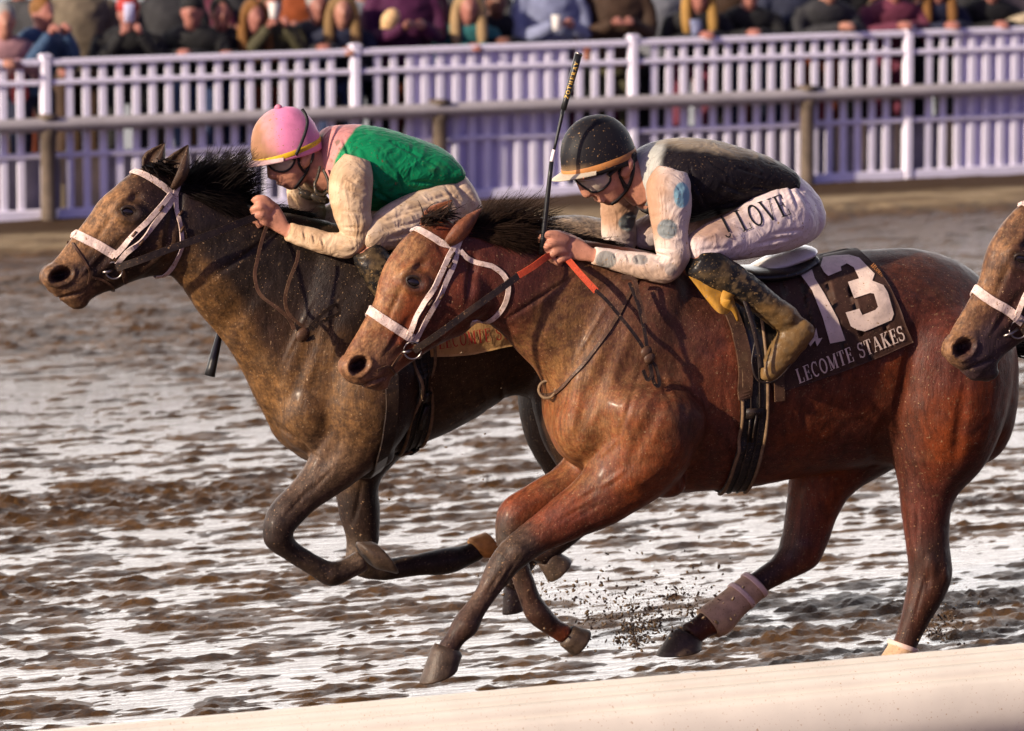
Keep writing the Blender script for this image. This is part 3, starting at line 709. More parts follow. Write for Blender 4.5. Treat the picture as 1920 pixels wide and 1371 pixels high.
TAN = (.185, .092, .032); BLK = (.016, .011, .009); TANP = (.265, .135, .058)
bay = dict(Y=YB, soft_x=980, hand_x=1006, base=(1300, 1300), seed=21, coat=m_bay, hairmat=m_hairb, label='reddish bay racehorse under the number 13 cloth, a foreleg reaching to the mud', body=(.135, .027, .007), body2=(.045, .015, .014),
  torso=[(1884, 610, 1893, 745, .09), (1852, 545, 1866, 850, .20), (1800, 492, 1800, 880, .262), (1722, 466, 1722, 880, .285), (1640, 467, 1645, 872, .285, -.06), (1560, 478, 1565, 884, .28, -.10),
         (1470, 500, 1475, 900, .285, -.13), (1385, 515, 1388, 916, .285, -.14), (1295, 500, 1312, 922, .268, -.12), (1215, 470, 1235, 926, .245, -.12), (1150, 470, 1160, 905, .235, -.1), (1092, 505, 1090, 880, .205), (1056, 590, 1052, 852, .16), (1034, 680, 1036, 805, .08)],
  neck=[(1200, 466, 1080, 850, .175), (1135, 455, 1036, 772, .15), (1065, 442, 1016, 712, .125), (1000, 428, 974, 662, .108), (940, 417, 928, 616, .094), (890, 413, 885, 592, .085), (852, 420, 850, 560, .075)],
  head=[(842, 410, 905, 520, .050), (808, 416, 905, 582, .078), (768, 436, 872, 624, .096), (740, 470, 842, 638, .098), (718, 506, 812, 652, .088), (703, 560, 783, 672, .068), (690, 588, 757, 690, .058), (669, 624, 738, 706, .053), (649, 660, 722, 722, .055), (640, 684, 705, 730, .05), (654, 712, 682, 728, .028)],
  legs=[[(1215, 770, 105, .16), (1195, 860, 82, .17), (1130, 930, 56, .15), (1062, 972, 43, .13), (1005, 1007, 33, .12), (966, 1036, 30, .12, .95), (940, 1066, 26, .12, .95), (912, 1112, 19.5, .12), (888, 1146, 19.5, .12), (873, 1172, 23, .12, .95), (853, 1197, 18, .12), (838, 1222, 20, .12)],
        [(1160, 850, 80, -.14), (1080, 910, 50, -.13), (1020, 940, 41, -.12), (966, 968, 33, -.12, .95), (957, 1008, 26, -.12, .95), (974, 1066, 19.5, -.12), (992, 1118, 19.5, -.12), (1010, 1152, 23, -.12, .95), (1040, 1178, 19, -.12), (1062, 1190, 20, -.12)],
        [(1700, 700, 100, -.15), (1610, 800, 100, -.15), (1545, 890, 62, -.14), (1524, 950, 46, -.14), (1510, 1005, 40, -.14), (1497, 1040, 36, -.14, .9), (1462, 1068, 25, -.14, .9), (1415, 1098, 21, -.14), (1368, 1136, 23, -.14), (1342, 1160, 26, -.14, .95), (1316, 1176, 22, -.14), (1292, 1192, 23, -.14)],
        [(1775, 640, 115, .13), (1770, 760, 108, .16), (1758, 850, 84, .16), (1740, 915, 53, .15), (1736, 965, 42, .15), (1739, 1020, 38, .15), (1744, 1072, 37, .15, .9), (1735, 1112, 33, .15, .9), (1716, 1160, 25, .15), (1698, 1206, 21, .15), (1680, 1245, 24, .15, .95), (1664, 1266, 20, .15), (1655, 1278, 21, .15)]],
  blobs=[(1150, 760, 75, 120, 10, .12, .13), (1090, 800, 50, 70, 0, .08, .13), (1090, 800, 50, 70, 0, -.08, .13), (862, 552, 62, 56, 0, .045, .068), (862, 552, 62, 56, 0, -.045, .068), (712, 720, 20, 14, -10, 0, .034), (664, 690, 28, 30, 0, .022, .036), (664, 690, 28, 30, 0, -.022, .036),
         (1210, 640, 60, 150, 20, .15, .10), (1245, 905, 40, 30, 0, .14, .08)],
  ears=[((836, 458), (903, 391), 54, .06, (-.62, .25, .75)), ((798, 430), (849, 375), 46, -.055, (-.75, -.2, .6))], ear_col=(.17, .06, .03),
  eye=(776, 529),
  brushes=[(673, 685, 21, 16, -35, .058, 'pit'), (777, 529, 46, 36, 10, .012), (777, 529, 25, 17, 12, .0075, 'ring', .03), (764, 505, 36, 11, -32, .012), (790, 498, 22, 16, -30, .012, 'groove', .03), (779, 530, 18, 12, 12, .012, 'groove', .03), (792, 590, 62, 9, 112, .010), (812, 560, 40, 8, 122, .009), (762, 610, 70, 13, 128, .010, 'groove'), (770, 645, 60, 14, -38, .008, 'groove'), (700, 716, 44, 5, -22, .013, 'groove', .0), (676, 712, 22, 12, -20, .007), (884, 520, 13, 75, 8, .013, 'groove'), (850, 610, 60, 9, -48, .008), (740, 570, 8, 70, 24, .006, 'groove'), (728, 640, 5, 50, 30, .006), (750, 640, 40, 4, 60, .005), (830, 470, 30, 10, 60, .008, 'groove'),
           (970, 1030, 26, 20, 30, .006), (938, 1040, 10, 16, 30, .005), (948, 1082, 5, 60, 33, .006, 'groove'), (872, 1170, 16, 14, 30, .005), (1100, 960, 5, 60, 60, .006, 'groove'), (1140, 905, 60, 8, -38, .008), (1746, 1062, 16, 30, 0, .007), (1772, 1080, 10, 20, 0, .006), (1725, 1120, 5, 50, 14, .006, 'groove'), (1720, 980, 6, 60, 0, .006, 'groove'), (1540, 1035, 14, 18, 0, .006), (1490, 1050, 50, 5, -40, .006, 'groove'),
           (1010, 560, 7, 140, 58, .007, 'groove'), (1110, 620, 6, 90, 30, .006), (1180, 760, 8, 110, 18, .006, 'groove'), (1130, 850, 60, 7, -40, .006), (1250, 730, 10, 80, -20, .006, 'groove'),
           (1130, 700, 24, 150, 22, .013, 'groove'), (1075, 760, 20, 90, 8, .010), (1215, 800, 22, 90, 25, .012, 'groove'), (1160, 640, 40, 150, 25, .010), (1300, 820, 26, 95, -12, .008, 'groove'), (1190, 900, 70, 30, -25, .012), (1110, 925, 70, 8, -28, .008, 'groove'), (1080, 960, 70, 7, -28, .006, 'groove'), (1650, 830, 22, 70, 18, .016, 'groove'), (1700, 700, 18, 160, 12, .010, 'groove'), (1770, 600, 60, 90, 0, .010), (1640, 560, 40, 50, 0, .010), (1800, 800, 16, 110, 8, .008, 'groove'),
           (1740, 1090, 10, 34, 10, .006, 'groove'), (925, 1095, 5, 45, 33, .006, 'groove'), (1000, 620, 30, 140, 38, .008, 'groove'), (960, 560, 50, 120, 42, .007)] + [(1330 + 36 * i, 800, 8, 110, -8, .004, 'groove') for i in range(6)],
  hooves=[((838, 1220, 26, 6, 821, 1270, 33, -14, .12), 0), ((1064, 1192, 12, -18, 1090, 1206, 16, -24, -.12), 0), ((1288, 1192, 24, 9, 1272, 1224, 40, -7, -.14), 0), ((1652, 1276, 24, 5, 1640, 1300, 36, -5, .15), 0)],
  mane=[(884, 414, 30, -34, 60), (915, 416, 42, -40, 90), (955, 420, 60, -38, 105), (1000, 430, 80, -16, 110), (1040, 438, 85, 0, 105), (1090, 446, 80, 8, 90), (1150, 456, 70, 14, 75)],
  mane_side=[(892, 418, 46, 16, 80), (915, 420, 55, 22, 100), (940, 424, 60, 24, 90), (970, 432, 60, 26, 60)], nhair=2200, nside=1300,
  forelock=((790, 418), (835, 405)), fl_dir=(14, -6), tail=(1893, 640),
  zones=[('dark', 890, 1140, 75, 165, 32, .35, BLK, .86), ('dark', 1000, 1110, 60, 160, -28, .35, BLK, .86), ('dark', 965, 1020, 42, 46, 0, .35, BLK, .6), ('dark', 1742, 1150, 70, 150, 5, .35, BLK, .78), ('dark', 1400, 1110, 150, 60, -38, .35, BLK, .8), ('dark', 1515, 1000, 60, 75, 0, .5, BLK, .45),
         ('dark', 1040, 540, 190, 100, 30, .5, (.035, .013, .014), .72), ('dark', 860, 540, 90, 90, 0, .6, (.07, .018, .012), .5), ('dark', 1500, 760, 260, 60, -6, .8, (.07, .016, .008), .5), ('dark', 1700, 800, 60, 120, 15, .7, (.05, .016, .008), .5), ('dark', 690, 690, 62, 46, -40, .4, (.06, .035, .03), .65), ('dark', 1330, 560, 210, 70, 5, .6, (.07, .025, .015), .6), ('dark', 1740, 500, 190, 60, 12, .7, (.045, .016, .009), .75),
         ('mud', 720, 560, 34, 150, 24, .5, TANP, .85), ('mud', 690, 700, 60, 50, 0, .6, TANP, .55), ('mud', 770, 500, 60, 60, 0, .7, TAN, .35), ('mud', 1010, 660, 60, 170, 32, .6, TAN, .75), ('mud', 1075, 780, 75, 150, 8, .6, TAN, .6), ('mud', 1150, 740, 120, 150, 0, .8, TAN, .5), ('mud', 1240, 620, 60, 120, 0, .8, (.07, .035, .02), .5),
         ('mud', 940, 1080, 90, 130, 25, .6, (.14, .085, .055), .4), ('mud', 1300, 740, 200, 180, 0, .9, (.16, .08, .05), .12), ('mud', 1000, 420, 90, 22, 6, .5, TANP, .5), ('dark', 777, 529, 27, 18, 12, .5, (.018, .009, .008), .75), ('dark', 674, 685, 17, 12, -35, .3, (.022, .007, .009), 1.0)])

dark = dict(Y=YD, soft_x=440, hand_x=466, base=(820, 1300), seed=33, coat=m_dark, hairmat=m_hair, label='dark brown racehorse leading by a neck, carrying the rider in green', body=(.030, .014, .0075), body2=(.018, .010, .010),
  torso=[(1290, 560, 1296, 690, .09), (1250, 480, 1262, 750, .2), (1185, 427, 1192, 775, .255), (1112, 405, 1112, 782, .275), (1040, 405, 1042, 765, .275), (960, 418, 957, 742, .272, -.1), (872, 436, 872, 792, .282, -.13), (792, 448, 802, 826, .282, -.14), (702, 440, 718, 855, .262, -.12), (632, 418, 652, 870, .24, -.1), (575, 432, 592, 868, .225), (530, 520, 534, 838, .19), (503, 620, 502, 790, .13), (489, 690, 489, 752, .06)],
  neck=[(615, 412, 545, 848, .17), (562, 402, 490, 766, .155), (511, 392, 460, 706, .135), (460, 380, 427, 650, .12), (410, 362, 378, 592, .104), (372, 342, 343, 541, .092), (338, 326, 316, 514, .08)],
  head=[(326, 312, 348, 470, .05), (283, 308, 326, 514, .078), (243, 326, 292, 518, .094), (215, 351, 263, 524, .098), (189, 374, 240, 532, .09), (162, 411, 216, 543, .072), (140, 439, 196, 549, .06), (119, 466, 177, 558, .054), (101, 488, 160, 568, .055), (85, 501, 140, 577, .05), (81, 517, 104, 558, .03)],
  legs=[[(700, 690, 95, .15), (680, 780, 84, .16), (655, 838, 62, .15), (620, 884, 44, .14), (570, 930, 33, .13), (529, 974, 30, .13, .95), (522, 1010, 27, .13, .95), (548, 1035, 20, .13), (588, 1060, 20, .13), (622, 1076, 24, .13, .95), (652, 1066, 20, .13), (680, 1050, 21, .13)],
        [(690, 820, 72, -.13), (668, 895, 43, -.12), (674, 960, 37, -.12), (680, 1015, 29, -.12), (676, 1056, 27, -.12, .95), (716, 1068, 21, -.12, .95), (778, 1060, 20.5, -.12), (838, 1052, 25, -.12, .95), (872, 1042, 20, -.12), (900, 1030, 18, -.12)],
        [(1130, 640, 110, .14), (1090, 740, 92, .16), (1085, 820, 66, .15), (1105, 890, 42, .14), (1120, 935, 34, .14), (1080, 985, 24, .14), (1030, 1030, 20, .14), (1000, 1050, 22, .14), (1020, 1046, 17, .14)],
        [(1120, 640, 105, -.14), (1060, 740, 88, -.15), (1050, 820, 62, -.14), (1068, 890, 40, -.13), (1078, 940, 33, -.13), (1040, 990, 24, -.13), (990, 1045, 20, -.13), (966, 1078, 22, -.13), (964, 1104, 18, -.13)]],
  blobs=[(640, 720, 75, 120, 10, .12, .13), (575, 770, 55, 80, 0, .09, .13), (575, 770, 55, 80, 0, -.09, .13), (292, 440, 58, 66, 0, .04, .066), (292, 440, 58, 66, 0, -.04, .066), (146, 564, 21, 17, -10, 0, .036), (106, 520, 30, 27, 0, .022, .036), (106, 520, 30, 27, 0, -.022, .036), (680, 600, 60, 150, 20, .15, .10), (700, 850, 40, 30, 0, .14, .08)],
  ears=[((318, 352), (353, 272), 60, .06, (-.85, -.25, .40)), ((280, 322), (309, 269), 46, -.055, (-.9, -.25, .3))], ear_col=(.05, .028, .018),
  eye=(241, 398),
  brushes=[(114, 516, 23, 15, -22, .058, 'pit'), (241, 398, 44, 34, 10, .012), (241, 398, 24, 16, 14, .0075, 'ring', .03), (228, 376, 34, 11, -38, .012), (256, 370, 20, 15, -30, .012, 'groove', .03), (243, 398, 17, 11, 12, .012, 'groove', .03), (250, 455, 62, 9, 122, .010), (276, 430, 40, 8, 130, .009), (212, 470, 70, 13, 136, .010, 'groove'), (215, 505, 60, 14, -34, .008, 'groove'), (128, 555, 40, 5, -16, .013, 'groove', .0), (104, 545, 20, 11, -10, .007), (320, 430, 13, 75, 8, .013, 'groove'), (290, 490, 60, 9, -40, .008), (186, 440, 8, 70, 36, .006, 'groove'), (165, 500, 5, 50, 44, .006), (512, 985, 22, 26, 0, .006), (560, 1040, 45, 4, 38, .006, 'groove'), (626, 1080, 14, 12, 0, .005), (690, 950, 5, 70, 4, .006, 'groove'), (600, 905, 50, 5, -46, .007, 'groove'), (470, 470, 7, 140, 55, .007, 'groove'), (560, 620, 6, 90, 25, .006),
           (560, 700, 24, 150, 22, .013, 'groove'), (640, 640, 30, 150, 22, .010), (515, 760, 18, 90, 18, .009, 'groove'), (560, 830, 70, 6, 35, .008, 'groove'), (545, 815, 70, 6, 38, .007, 'groove'), (600, 845, 60, 30, -30, .012), (620, 850, 20, 60, 30, .010, 'groove'), (560, 940, 60, 6, -48, .007, 'groove'), (440, 590, 28, 140, 40, .009, 'groove'), (420, 500, 50, 120, 42, .007), (760, 720, 30, 100, -10, .007, 'groove')] + [(800 + 36 * i, 740, 8, 90, -12, .0035, 'groove') for i in range(5)],
  hooves=[((688, 1042, 17, 24, 722, 1046, 22, 30, .13), 0), ((893, 1028, 12, 18, 925, 1022, 13, 24, -.12), 1), ((1026, 1046, 14, -14, 1050, 1070, 20, -22, .14), 0), ((962, 1108, 16, 4, 962, 1148, 19, -5, -.13), 0)],
  mane=[(345, 330, 24, -30, 66), (380, 342, 38, -44, 105), (415, 352, 40, -50, 105), (440, 362, 38, -32, 90), (470, 380, 40, -10, 70), (520, 392, 40, -4, 60), (580, 402, 40, 4, 50)],
  mane_side=[(352, 334, 50, 20, 90), (390, 350, 52, 30, 105), (420, 358, 50, 36, 100), (445, 370, 40, 36, 60)], nhair=2300, nside=1300,
  forelock=((268, 318), (308, 308)), fl_dir=(6, 4), nforelock=230, tail=(1293, 600),
  zones=[('dark', 610, 1010, 190, 150, 0, .5, BLK, .5), ('dark', 780, 1050, 180, 50, 0, .4, BLK, .35), ('dark', 470, 460, 140, 90, 30, .6, BLK, .85), ('dark', 620, 520, 160, 90, 20, .7, BLK, .8), ('dark', 120, 520, 55, 50, 0, .5, (.045, .03, .028), .5), ('dark', 790, 540, 140, 100, 0, .7, BLK, .4),
         ('mud', 155, 430, 36, 120, 40, .5, TANP, .85), ('mud', 210, 410, 34, 60, 35, .6, TANP, .75), ('mud', 130, 550, 50, 32, 0, .6, TANP, .5), ('mud', 425, 615, 40, 190, -33, .6, TAN, .7), ('mud', 560, 770, 90, 110, -10, .7, TAN, .42), ('mud', 660, 790, 50, 110, 0, .6, TAN, .55), ('mud', 620, 660, 60, 40, 0, .7, TAN, .35), ('mud', 880, 720, 130, 60, -20, .7, (.08, .045, .02), .5),
         ('mud', 600, 900, 90, 70, -40, .6, (.12, .075, .05), .55), ('mud', 700, 1060, 60, 40, 0, .5, (.18, .12, .08), .5), ('mud', 1110, 425, 120, 40, 6, .5, (.32, .22, .13), .85), ('dark', 242, 398, 26, 17, 12, .5, (.012, .008, .007), .75), ('dark', 115, 516, 19, 12, -22, .3, (.018, .007, .009), 1.0)])

ZT = 1.055
def tf3(x, y): return (1769 + (x - 637) * ZT, 646 + (y - 680) * ZT)
def tf3i(x, y): return (637 + (x - 1769) / ZT, 680 + (y - 646) / ZT)
third = dict(bay); third.update(vox=.0105, nhair=900, nside=500, Y=YT, tf=tf3, tfi=tf3i, sc=ZT, seed=57, coat=m_dark, hairmat=m_hair, label='brown racehorse of which only the head enters at the right edge', body=(.042, .015, .010), body2=(.022, .010, .012), ear_col=(.06, .03, .02))
third['zones'] = [('dark', 700, 690, 62, 50, -30, .5, (.045, .03, .035), .7), ('mud', 716, 560, 28, 170, 24, .45, TANP, .6), ('mud', 655, 670, 30, 50, 10, .6, TANP, .6), ('dark', 1000, 1150, 200, 150, 0, .4, BLK, .7), ('dark', 1600, 1150, 260, 150, 0, .4, BLK, .7), ('dark', 777, 529, 27, 18, 12, .5, (.018, .009, .008), .75), ('dark', 674, 685, 17, 12, -35, .3, (.022, .007, .009), 1.0)]
third['head'] = bay['head'][:-3] + [(649, 660, 724, 728, .055), (640, 684, 708, 742, .05), (652, 712, 690, 746, .028)]
third['blobs'] = [b_ for b_ in bay['blobs'] if b_[0] != 712] + [(714, 730, 22, 17, -10, 0, .036)]
HB = build_horse(bay); HD = build_horse(dark); HT = build_horse(third)
# ================================================================== the riders
m_skin = plain('reddened_skin', (.42, .19, .125), .45, var=.3, nscale=22, bscale=120, bst=.2, mud=.12, mudcol=(.22, .12, .06))
m_glens, t_, bs_ = _mat('goggle_lens'); bs_.inputs['Base Color'].default_value = (.44, .36, .29, 1); bs_.inputs['Roughness'].default_value = .08; bs_.inputs['Alpha'].default_value = .86
m_blackst = plain('black_strap', (.012, .011, .012), .5, var=.4, bst=.1)
m_clothp = plain('rider_cloth', (1, 1, 1), .62, paint=True, var=.14, nscale=12, mud=.30, bscale=150, bst=.12, mudcol=(.27, .165, .08), fold=.5)
m_vest = plain('silk_vest', (1, 1, 1), .50, paint=True, var=.18, nscale=10, mud=.16, bscale=150, bst=.1, mudcol=(.14, .09, .05), fold=.55, spec=.08)
m_helm = plain('helmet_cover', (1, 1, 1), .5, paint=True, var=.18, nscale=14, mud=.2, bscale=90, bst=.12, mudcol=(.25, .15, .07), spec=.12)
m_boot = plain('black_riding_boot', (1, 1, 1), .34, paint=True, var=.4, mud=.45, mudcol=(.20, .13, .06), bscale=60, bst=.4, spec=.15)
m_whip = plain('whip_black', (.012, .012, .013), .35, var=.3, bst=.1)
m_whitet = plain('white_tape', (.7, .62, .6), .5)
m_gold = plain('gold_print', (.55, .33, .06), .5, var=.1)

def wrinkle(V, F, amp, seed, scale=(9, 9, 9), rot=None):
    p = V.copy()
    if rot is not None: p = p @ np.asarray(rot).T
    n = fbm(p * np.array(scale), 1.0, 3, seed); r = 1 - np.abs(n - .5) * 4
    return V + vnormals(V, F) * (amp * (np.clip(r, -1, 1) * .8))[:, None]

def figmesh(fig, vox, it): return remesh(fig, vox, it)
def mirror_fig(fig, i0, i1=None):
    """add mirrored copies of shapes i0:i1 (counted by add calls)"""
    for V, F in list(fig.parts[i0:i1]):
        W = V.copy(); W[:, 1] = 2 * fig.Y - W[:, 1]; fig.add(W, [f[::-1] for f in F])
class RFig(Figure):
    def __init__(s, Y): super().__init__(Y); s.parts = []
    def add(s, V, F): s.parts.append((np.asarray(V, float), list(F))); super().add(V, F)

def ell_in(q, x, y, rx, ry, rot=0, soft=.15):
    a, s_ = math.cos(math.radians(rot)), math.sin(math.radians(rot)); dx, dy = q[:, 0] - x, q[:, 1] - y
    return 1 - sstep(1 - soft, 1 + soft, np.sqrt(((dx * a + dy * s_) / rx) ** 2 + ((-dx * s_ + dy * a) / ry) ** 2))
def blend(col, m, c): return col * (1 - m[:, None]) + np.array(c)[None] * m[:, None]

def helmet(spec, root, Y):
    """dome in rings up from the rim, with brim, band and cover colours"""
    (ax, ay), (bx, by) = spec['rim']; fig = Figure(Y)
    A0, B0 = fig.pt(ax, ay), fig.pt(bx, by); C0 = (A0 + B0) / 2; u = (B0 - A0) / 2; T = fig.pt(*spec['top']); upv = T - C0; upv = upv - (upv @ u) / (u @ u) * u; H = np.linalg.norm(upv); upv /= H
    lw = spec['lw']; hs = np.array([-.06, 0, .1, .22, .36, .5, .63, .75, .85, .93, .98, 1.0]); 
    rad = np.where(hs < .2, 1.0, (1 - np.clip((hs - .05) / .95, 0, 1) ** 2.35) ** (1 / 2.1)); rad[-1] = .02
    C = C0 + upv[None] * (hs * H)[:, None]; mb = MB(); mb.loft(C, u[None] * rad[:, None], LAT[None] * (lw * rad)[:, None], 40)
    V = mb.verts(); Q, side = qpix(V, Y); F = mb.F
    V = V + 0; cols = spec['paint'](Q, V)
    V = V + ((V - C0) / np.linalg.norm(V - C0, axis=1)[:, None]) * ((fbm(V, 25, 3, 3) - .5) * .006)[:, None]
    obj('helmet', V, F, m_helm, root, cols=cols)
    h = spec['band']; C = C0 + upv[None] * (np.array([h[0], h[0] + .01, h[1], h[1] + .01]) * H)[:, None]; C[:2] += 0
    k = np.array([1.004, 1.014, 1.014, 1.004]); 
    if spec.get('bandrot'): 
        d = u * 0
    mb = MB()
    th = np.linspace(0, 2 * np.pi, 41)[:-1]; rows = []
    for hh, kk in ((h[0], 1.0), (h[0] + .01, 1.012), (h[1], 1.012), (h[1] + .01, 1.0)):
        hx = hh + spec['bandtilt'] * np.sin(th)      # higher towards the back
        rr_ = np.where(hx < .2, 1.0, (1 - np.clip((hx - .05) / .95, 0, 1) ** 2.35) ** (1 / 2.1)) * kk
        rows.append(C0[None] + upv[None] * (hx * H)[:, None] + u[None] * (np.sin(th) * rr_)[:, None] + LAT[None] * (lw * np.cos(th) * rr_)[:, None])
    V = np.concatenate(rows); n = 40
    F = [(i * n + j, i * n + (j + 1) % n, (i + 1) * n + (j + 1) % n, (i + 1) * n + j) for i in range(3) for j in range(n)]
    obj('helmet_band', V, F, plain('band_' + spec['key'], spec['bandcol'], .55, mud=.35, mudcol=(.2, .12, .06)), root)
    # brim: a thin curved peak in front of the rim
    un = u / np.linalg.norm(u); L = np.linalg.norm(u); rows = []
    for r_, dz in ((.86, .004), (1.0, .006), (1.14, .001), (1.30, -.006), (1.34, -.010), (1.30, -.013), (1.0, -.006), (.86, -.006)):
        a = np.linspace(-1.15, 1.15, 17); f = np.cos(a)
        rows.append(C0[None] - u[None] * (f * (1 + (r_ - 1) * np.clip(f, 0, 1)))[:, None] + LAT[None] * (lw * np.sin(a) * (1 + (r_ - 1) * .25))[:, None] + upv[None] * (dz - (r_ > 1) * 0 - .018 * np.sin(a) ** 2 * 0)[None] if False else C0[None] - u[None] * (f * (1 + (r_ - 1) * np.clip(f, 0, 1)))[:, None] + LAT[None] * (lw * np.sin(a) * (1 + (r_ - 1) * .2))[:, None] + upv[None] * dz)
    V = np.concatenate(rows); n = 17; m = len(rows)
    F = [(i * n + j, i * n + j + 1, ((i + 1) % m) * n + j + 1, ((i + 1) % m) * n + j) for i in range(m) for j in range(n - 1)]
    obj('brim', V, F, plain('brim_' + spec['key'], spec['brimcol'], .5, mud=.3), root)
    if spec.get('button'):
        mb = MB(); mb.ell(C0 + upv * H * 1.01, [upv * .012, un * .016, LAT * .016], 10, 7); mb.build('button', plain('button_' + spec['key'], spec['buttoncol'], .6), root)
    return C0, u, upv, H

def finger(fig, pts, t, ratio=.95):
    fig.limb([(x, y, r, tt if tt is not None else t) for x, y, r, tt in pts], n=10, ratio=ratio)

def rider(s):
    Y = s['Y']; base = P(*s['seat'], Y)
    root = empty('person', [base[0], Y, base[2]], s['label'], 'jockey', 'jockeys crouched over their horses')
    # ---- body (skin): one continuous figure inside the clothes
    f = RFig(Y)
    f.slices([(a, b, c, d, w * .93) for a, b, c, d, w in s['torso']]); f.slices([(a, b, c, d, w * .9) for a, b, c, d, w in s['hips']])
    f.slices(s['face'], n=20); f.blob(*s['cranium']); f.limb(s['neck'])
    f.limb(s['nose'], n=10); f.limb(s['ear_l'], n=10); f.limb(s['lip'], n=8); f.limb(s['brow'], n=8)
    i0 = len(f.parts)
    f.limb([(x, y, r * .86, t, ra) for x, y, r, t, ra in s['arm']]); f.limb([(x, y, r * .9, t, ra) for x, y, r, t, ra in s['thigh']]); f.limb([(x, y, r * .85, t, ra) for x, y, r, t, ra in s['shin']])
    f.limb(s['palm'], n=14)
    for fg in s['fingers']: f.limb(fg, n=10, ratio=.95)
    mirror_fig(f, i0, len(f.parts))
    ear = f.parts[-1]
    V, F = remesh(f, .0053, 3)
    V = sculpt(V, F, Y, ident, s['brushes'])
    obj('body', V, F, m_skin, root)
    bvs = bvh_of(V, F)
    # ---- vest
    f = RFig(Y); f.slices(s['torso'], n=34); V, F = remesh(f, .006, 6)
    V = wrinkle(V, F, .0042, s['seed'], s['wr_vest'], s['wr_rot']); V = sculpt(V, F, Y, ident, s['folds_v']); Q, sd = qpix(V, Y)
    obj('silks', V, F, m_vest, root, cols=s['vest_paint'](Q, V))
    bvv = bvh_of(V, F)
    # ---- sleeves, breeches, boots
    for sg in (1, -1):
        f = RFig(Y); f.limb([(x, y, r, t, ra) for x, y, r, t, ra in s['arm']], n=22); V, F = remesh(f, .0056, 3)
        V = wrinkle(V, F, .0032, s['seed'] + 3, (7, 7, 22), s['wr_rot']); V = sculpt(V, F, Y, ident, s['folds_s']); Q, sd = qpix(V, Y)
        c = s['sleeve_paint'](Q, V)
        if sg < 0: V = V.copy(); V[:, 1] = 2 * Y - V[:, 1]; F = F[:, ::-1]
        obj('sleeve', V, F, m_clothp, root, cols=c)
        # cuff
    f = RFig(Y); f.slices(s['hips'], n=30); i0 = len(f.parts); f.limb(s['thigh'], n=24, taper=True); mirror_fig(f, i0, len(f.parts)); V, F = remesh(f, .0068, 5)
    V = wrinkle(V, F, .0038, s['seed'] + 8, s['wr_leg'], s['wr_rot']); V = sculpt(V, F, Y, ident, s['folds_b']); Q, sd = qpix(V, Y)
    obj('breeches', V, F, m_clothp, root, cols=s['breech_paint'](Q, V)); bvl = bvh_of(V, F)
    for sg in (1, -1):
        f = RFig(Y); f.limb(s['shin'], n=20); f.limb(s['foot'], n=16); V, F = remesh(f, .007, 4); V = wrinkle(V, F, .004, s['seed'] + 5, (14, 14, 30))
        if sg < 0: V = V.copy(); V[:, 1] = 2 * Y - V[:, 1]; F = F[:, ::-1]
        Q, sd = qpix(V, Y); bx, by, ex, ey = s['bootline']; n = (fbm(V, 22, 4, 6) - .5)
        along = ((Q[:, 0] - bx) * (ex - bx) + (Q[:, 1] - by) * (ey - by)) / ((ex - bx) ** 2 + (ey - by) ** 2)
        bc = np.tile([.010, .009, .009], (len(V), 1)); bc = blend(bc, sstep(.52, .98, along + n * .9) * .85, (.175, .10, .036))
        bc = blend(bc, sstep(.5, .62, fbm(V, 45, 3, 8)) * sstep(-.1, .4, along) * .6, (.15, .10, .05))
        obj('riding_boot', V, F, m_boot, root, cols=bc)
    # ---- ears: rim and hollow
    ex, ey, rx, ry = s['ear']; fe = Figure(Y)
    for sg in (1, -1):
        mb = MB(); th = np.radians(np.linspace(-150, 128, 18)); pts = np.array([fe.pt(ex + rx * math.cos(a) * (1 if math.sin(a) < 0 else .75) + 1, ey + ry * math.sin(a), s['ear_t'] + .006 + .006 * math.cos(a)) for a in th])
        mb.tube(pts, np.linspace(.0052, .0048, 18), 8); mb.ell(fe.pt(ex + 1, ey, s['ear_t'] - .002), [fe.pt(ex + rx * .9, ey, 0) - fe.pt(ex, ey, 0), fe.pt(ex, ey - ry * .95, 0) - fe.pt(ex, ey, 0), LAT * .007], 14, 9); mb.ell(fe.pt(ex - 2, ey + ry * .9, s['ear_t']), [np.array([.008, 0, 0]), np.array([0, 0, .009]), LAT * .007], 10, 7)
        mb.ell(fe.pt(ex - rx * .7, ey + 1, s['ear_t'] + .002), [np.array([.004, 0, 0]), np.array([0, 0, .007]), LAT * .006], 8, 6)
        if sg < 0:
            for W in mb.V: W[:, 1] = 2 * Y - W[:, 1]
        V, F = remesh(mb, .0022, 2); obj('ear', V, F, m_skin, root)
    # ---- helmet, goggles, chin strap
    helmet(s['helmet'], root, Y)
    pts = []; nr = []
    mb = MB(); L = s['lens']; gp, gn = [], []
    for x, y in cat_rom(np.array(L + [L[0]]), 6)[:-1]:
        p, n_ = shoot(bvs, x, y)
        if p is None: p = Figure(Y).pt(x, y, .055); n_ = np.array([-.5, -.8, 0])
        gp.append(p + n_ * .006); gn.append(n_)
    gp = np.array(gp); c = gp.mean(0) + np.array([-.010, -.020, 0]); k = len(gp)
    fr = MB(); fr.tube(np.concatenate([gp, gp[:2]]), .0055, 6); g = empty('goggles', base * 0)
    COLr = bpy.data.objects; bpy.data.objects.remove(g)
    go = fr.build('goggles', m_blackst, root)
    mid = (gp + c) / 2 + np.array([-.004, -.008, 0])
    V = np.concatenate([gp, mid, [c]]); F = [(i, (i + 1) % k, k + (i + 1) % k, k + i) for i in range(k)] + [(k + i, k + (i + 1) % k, 2 * k) for i in range(k)]
    obj('lens', V, F, m_glens, go)
    V2 = V.copy(); V2[:, 1] = 2 * Y - V2[:, 1]; obj('lens', V2, [q[::-1] for q in F], m_glens, go)
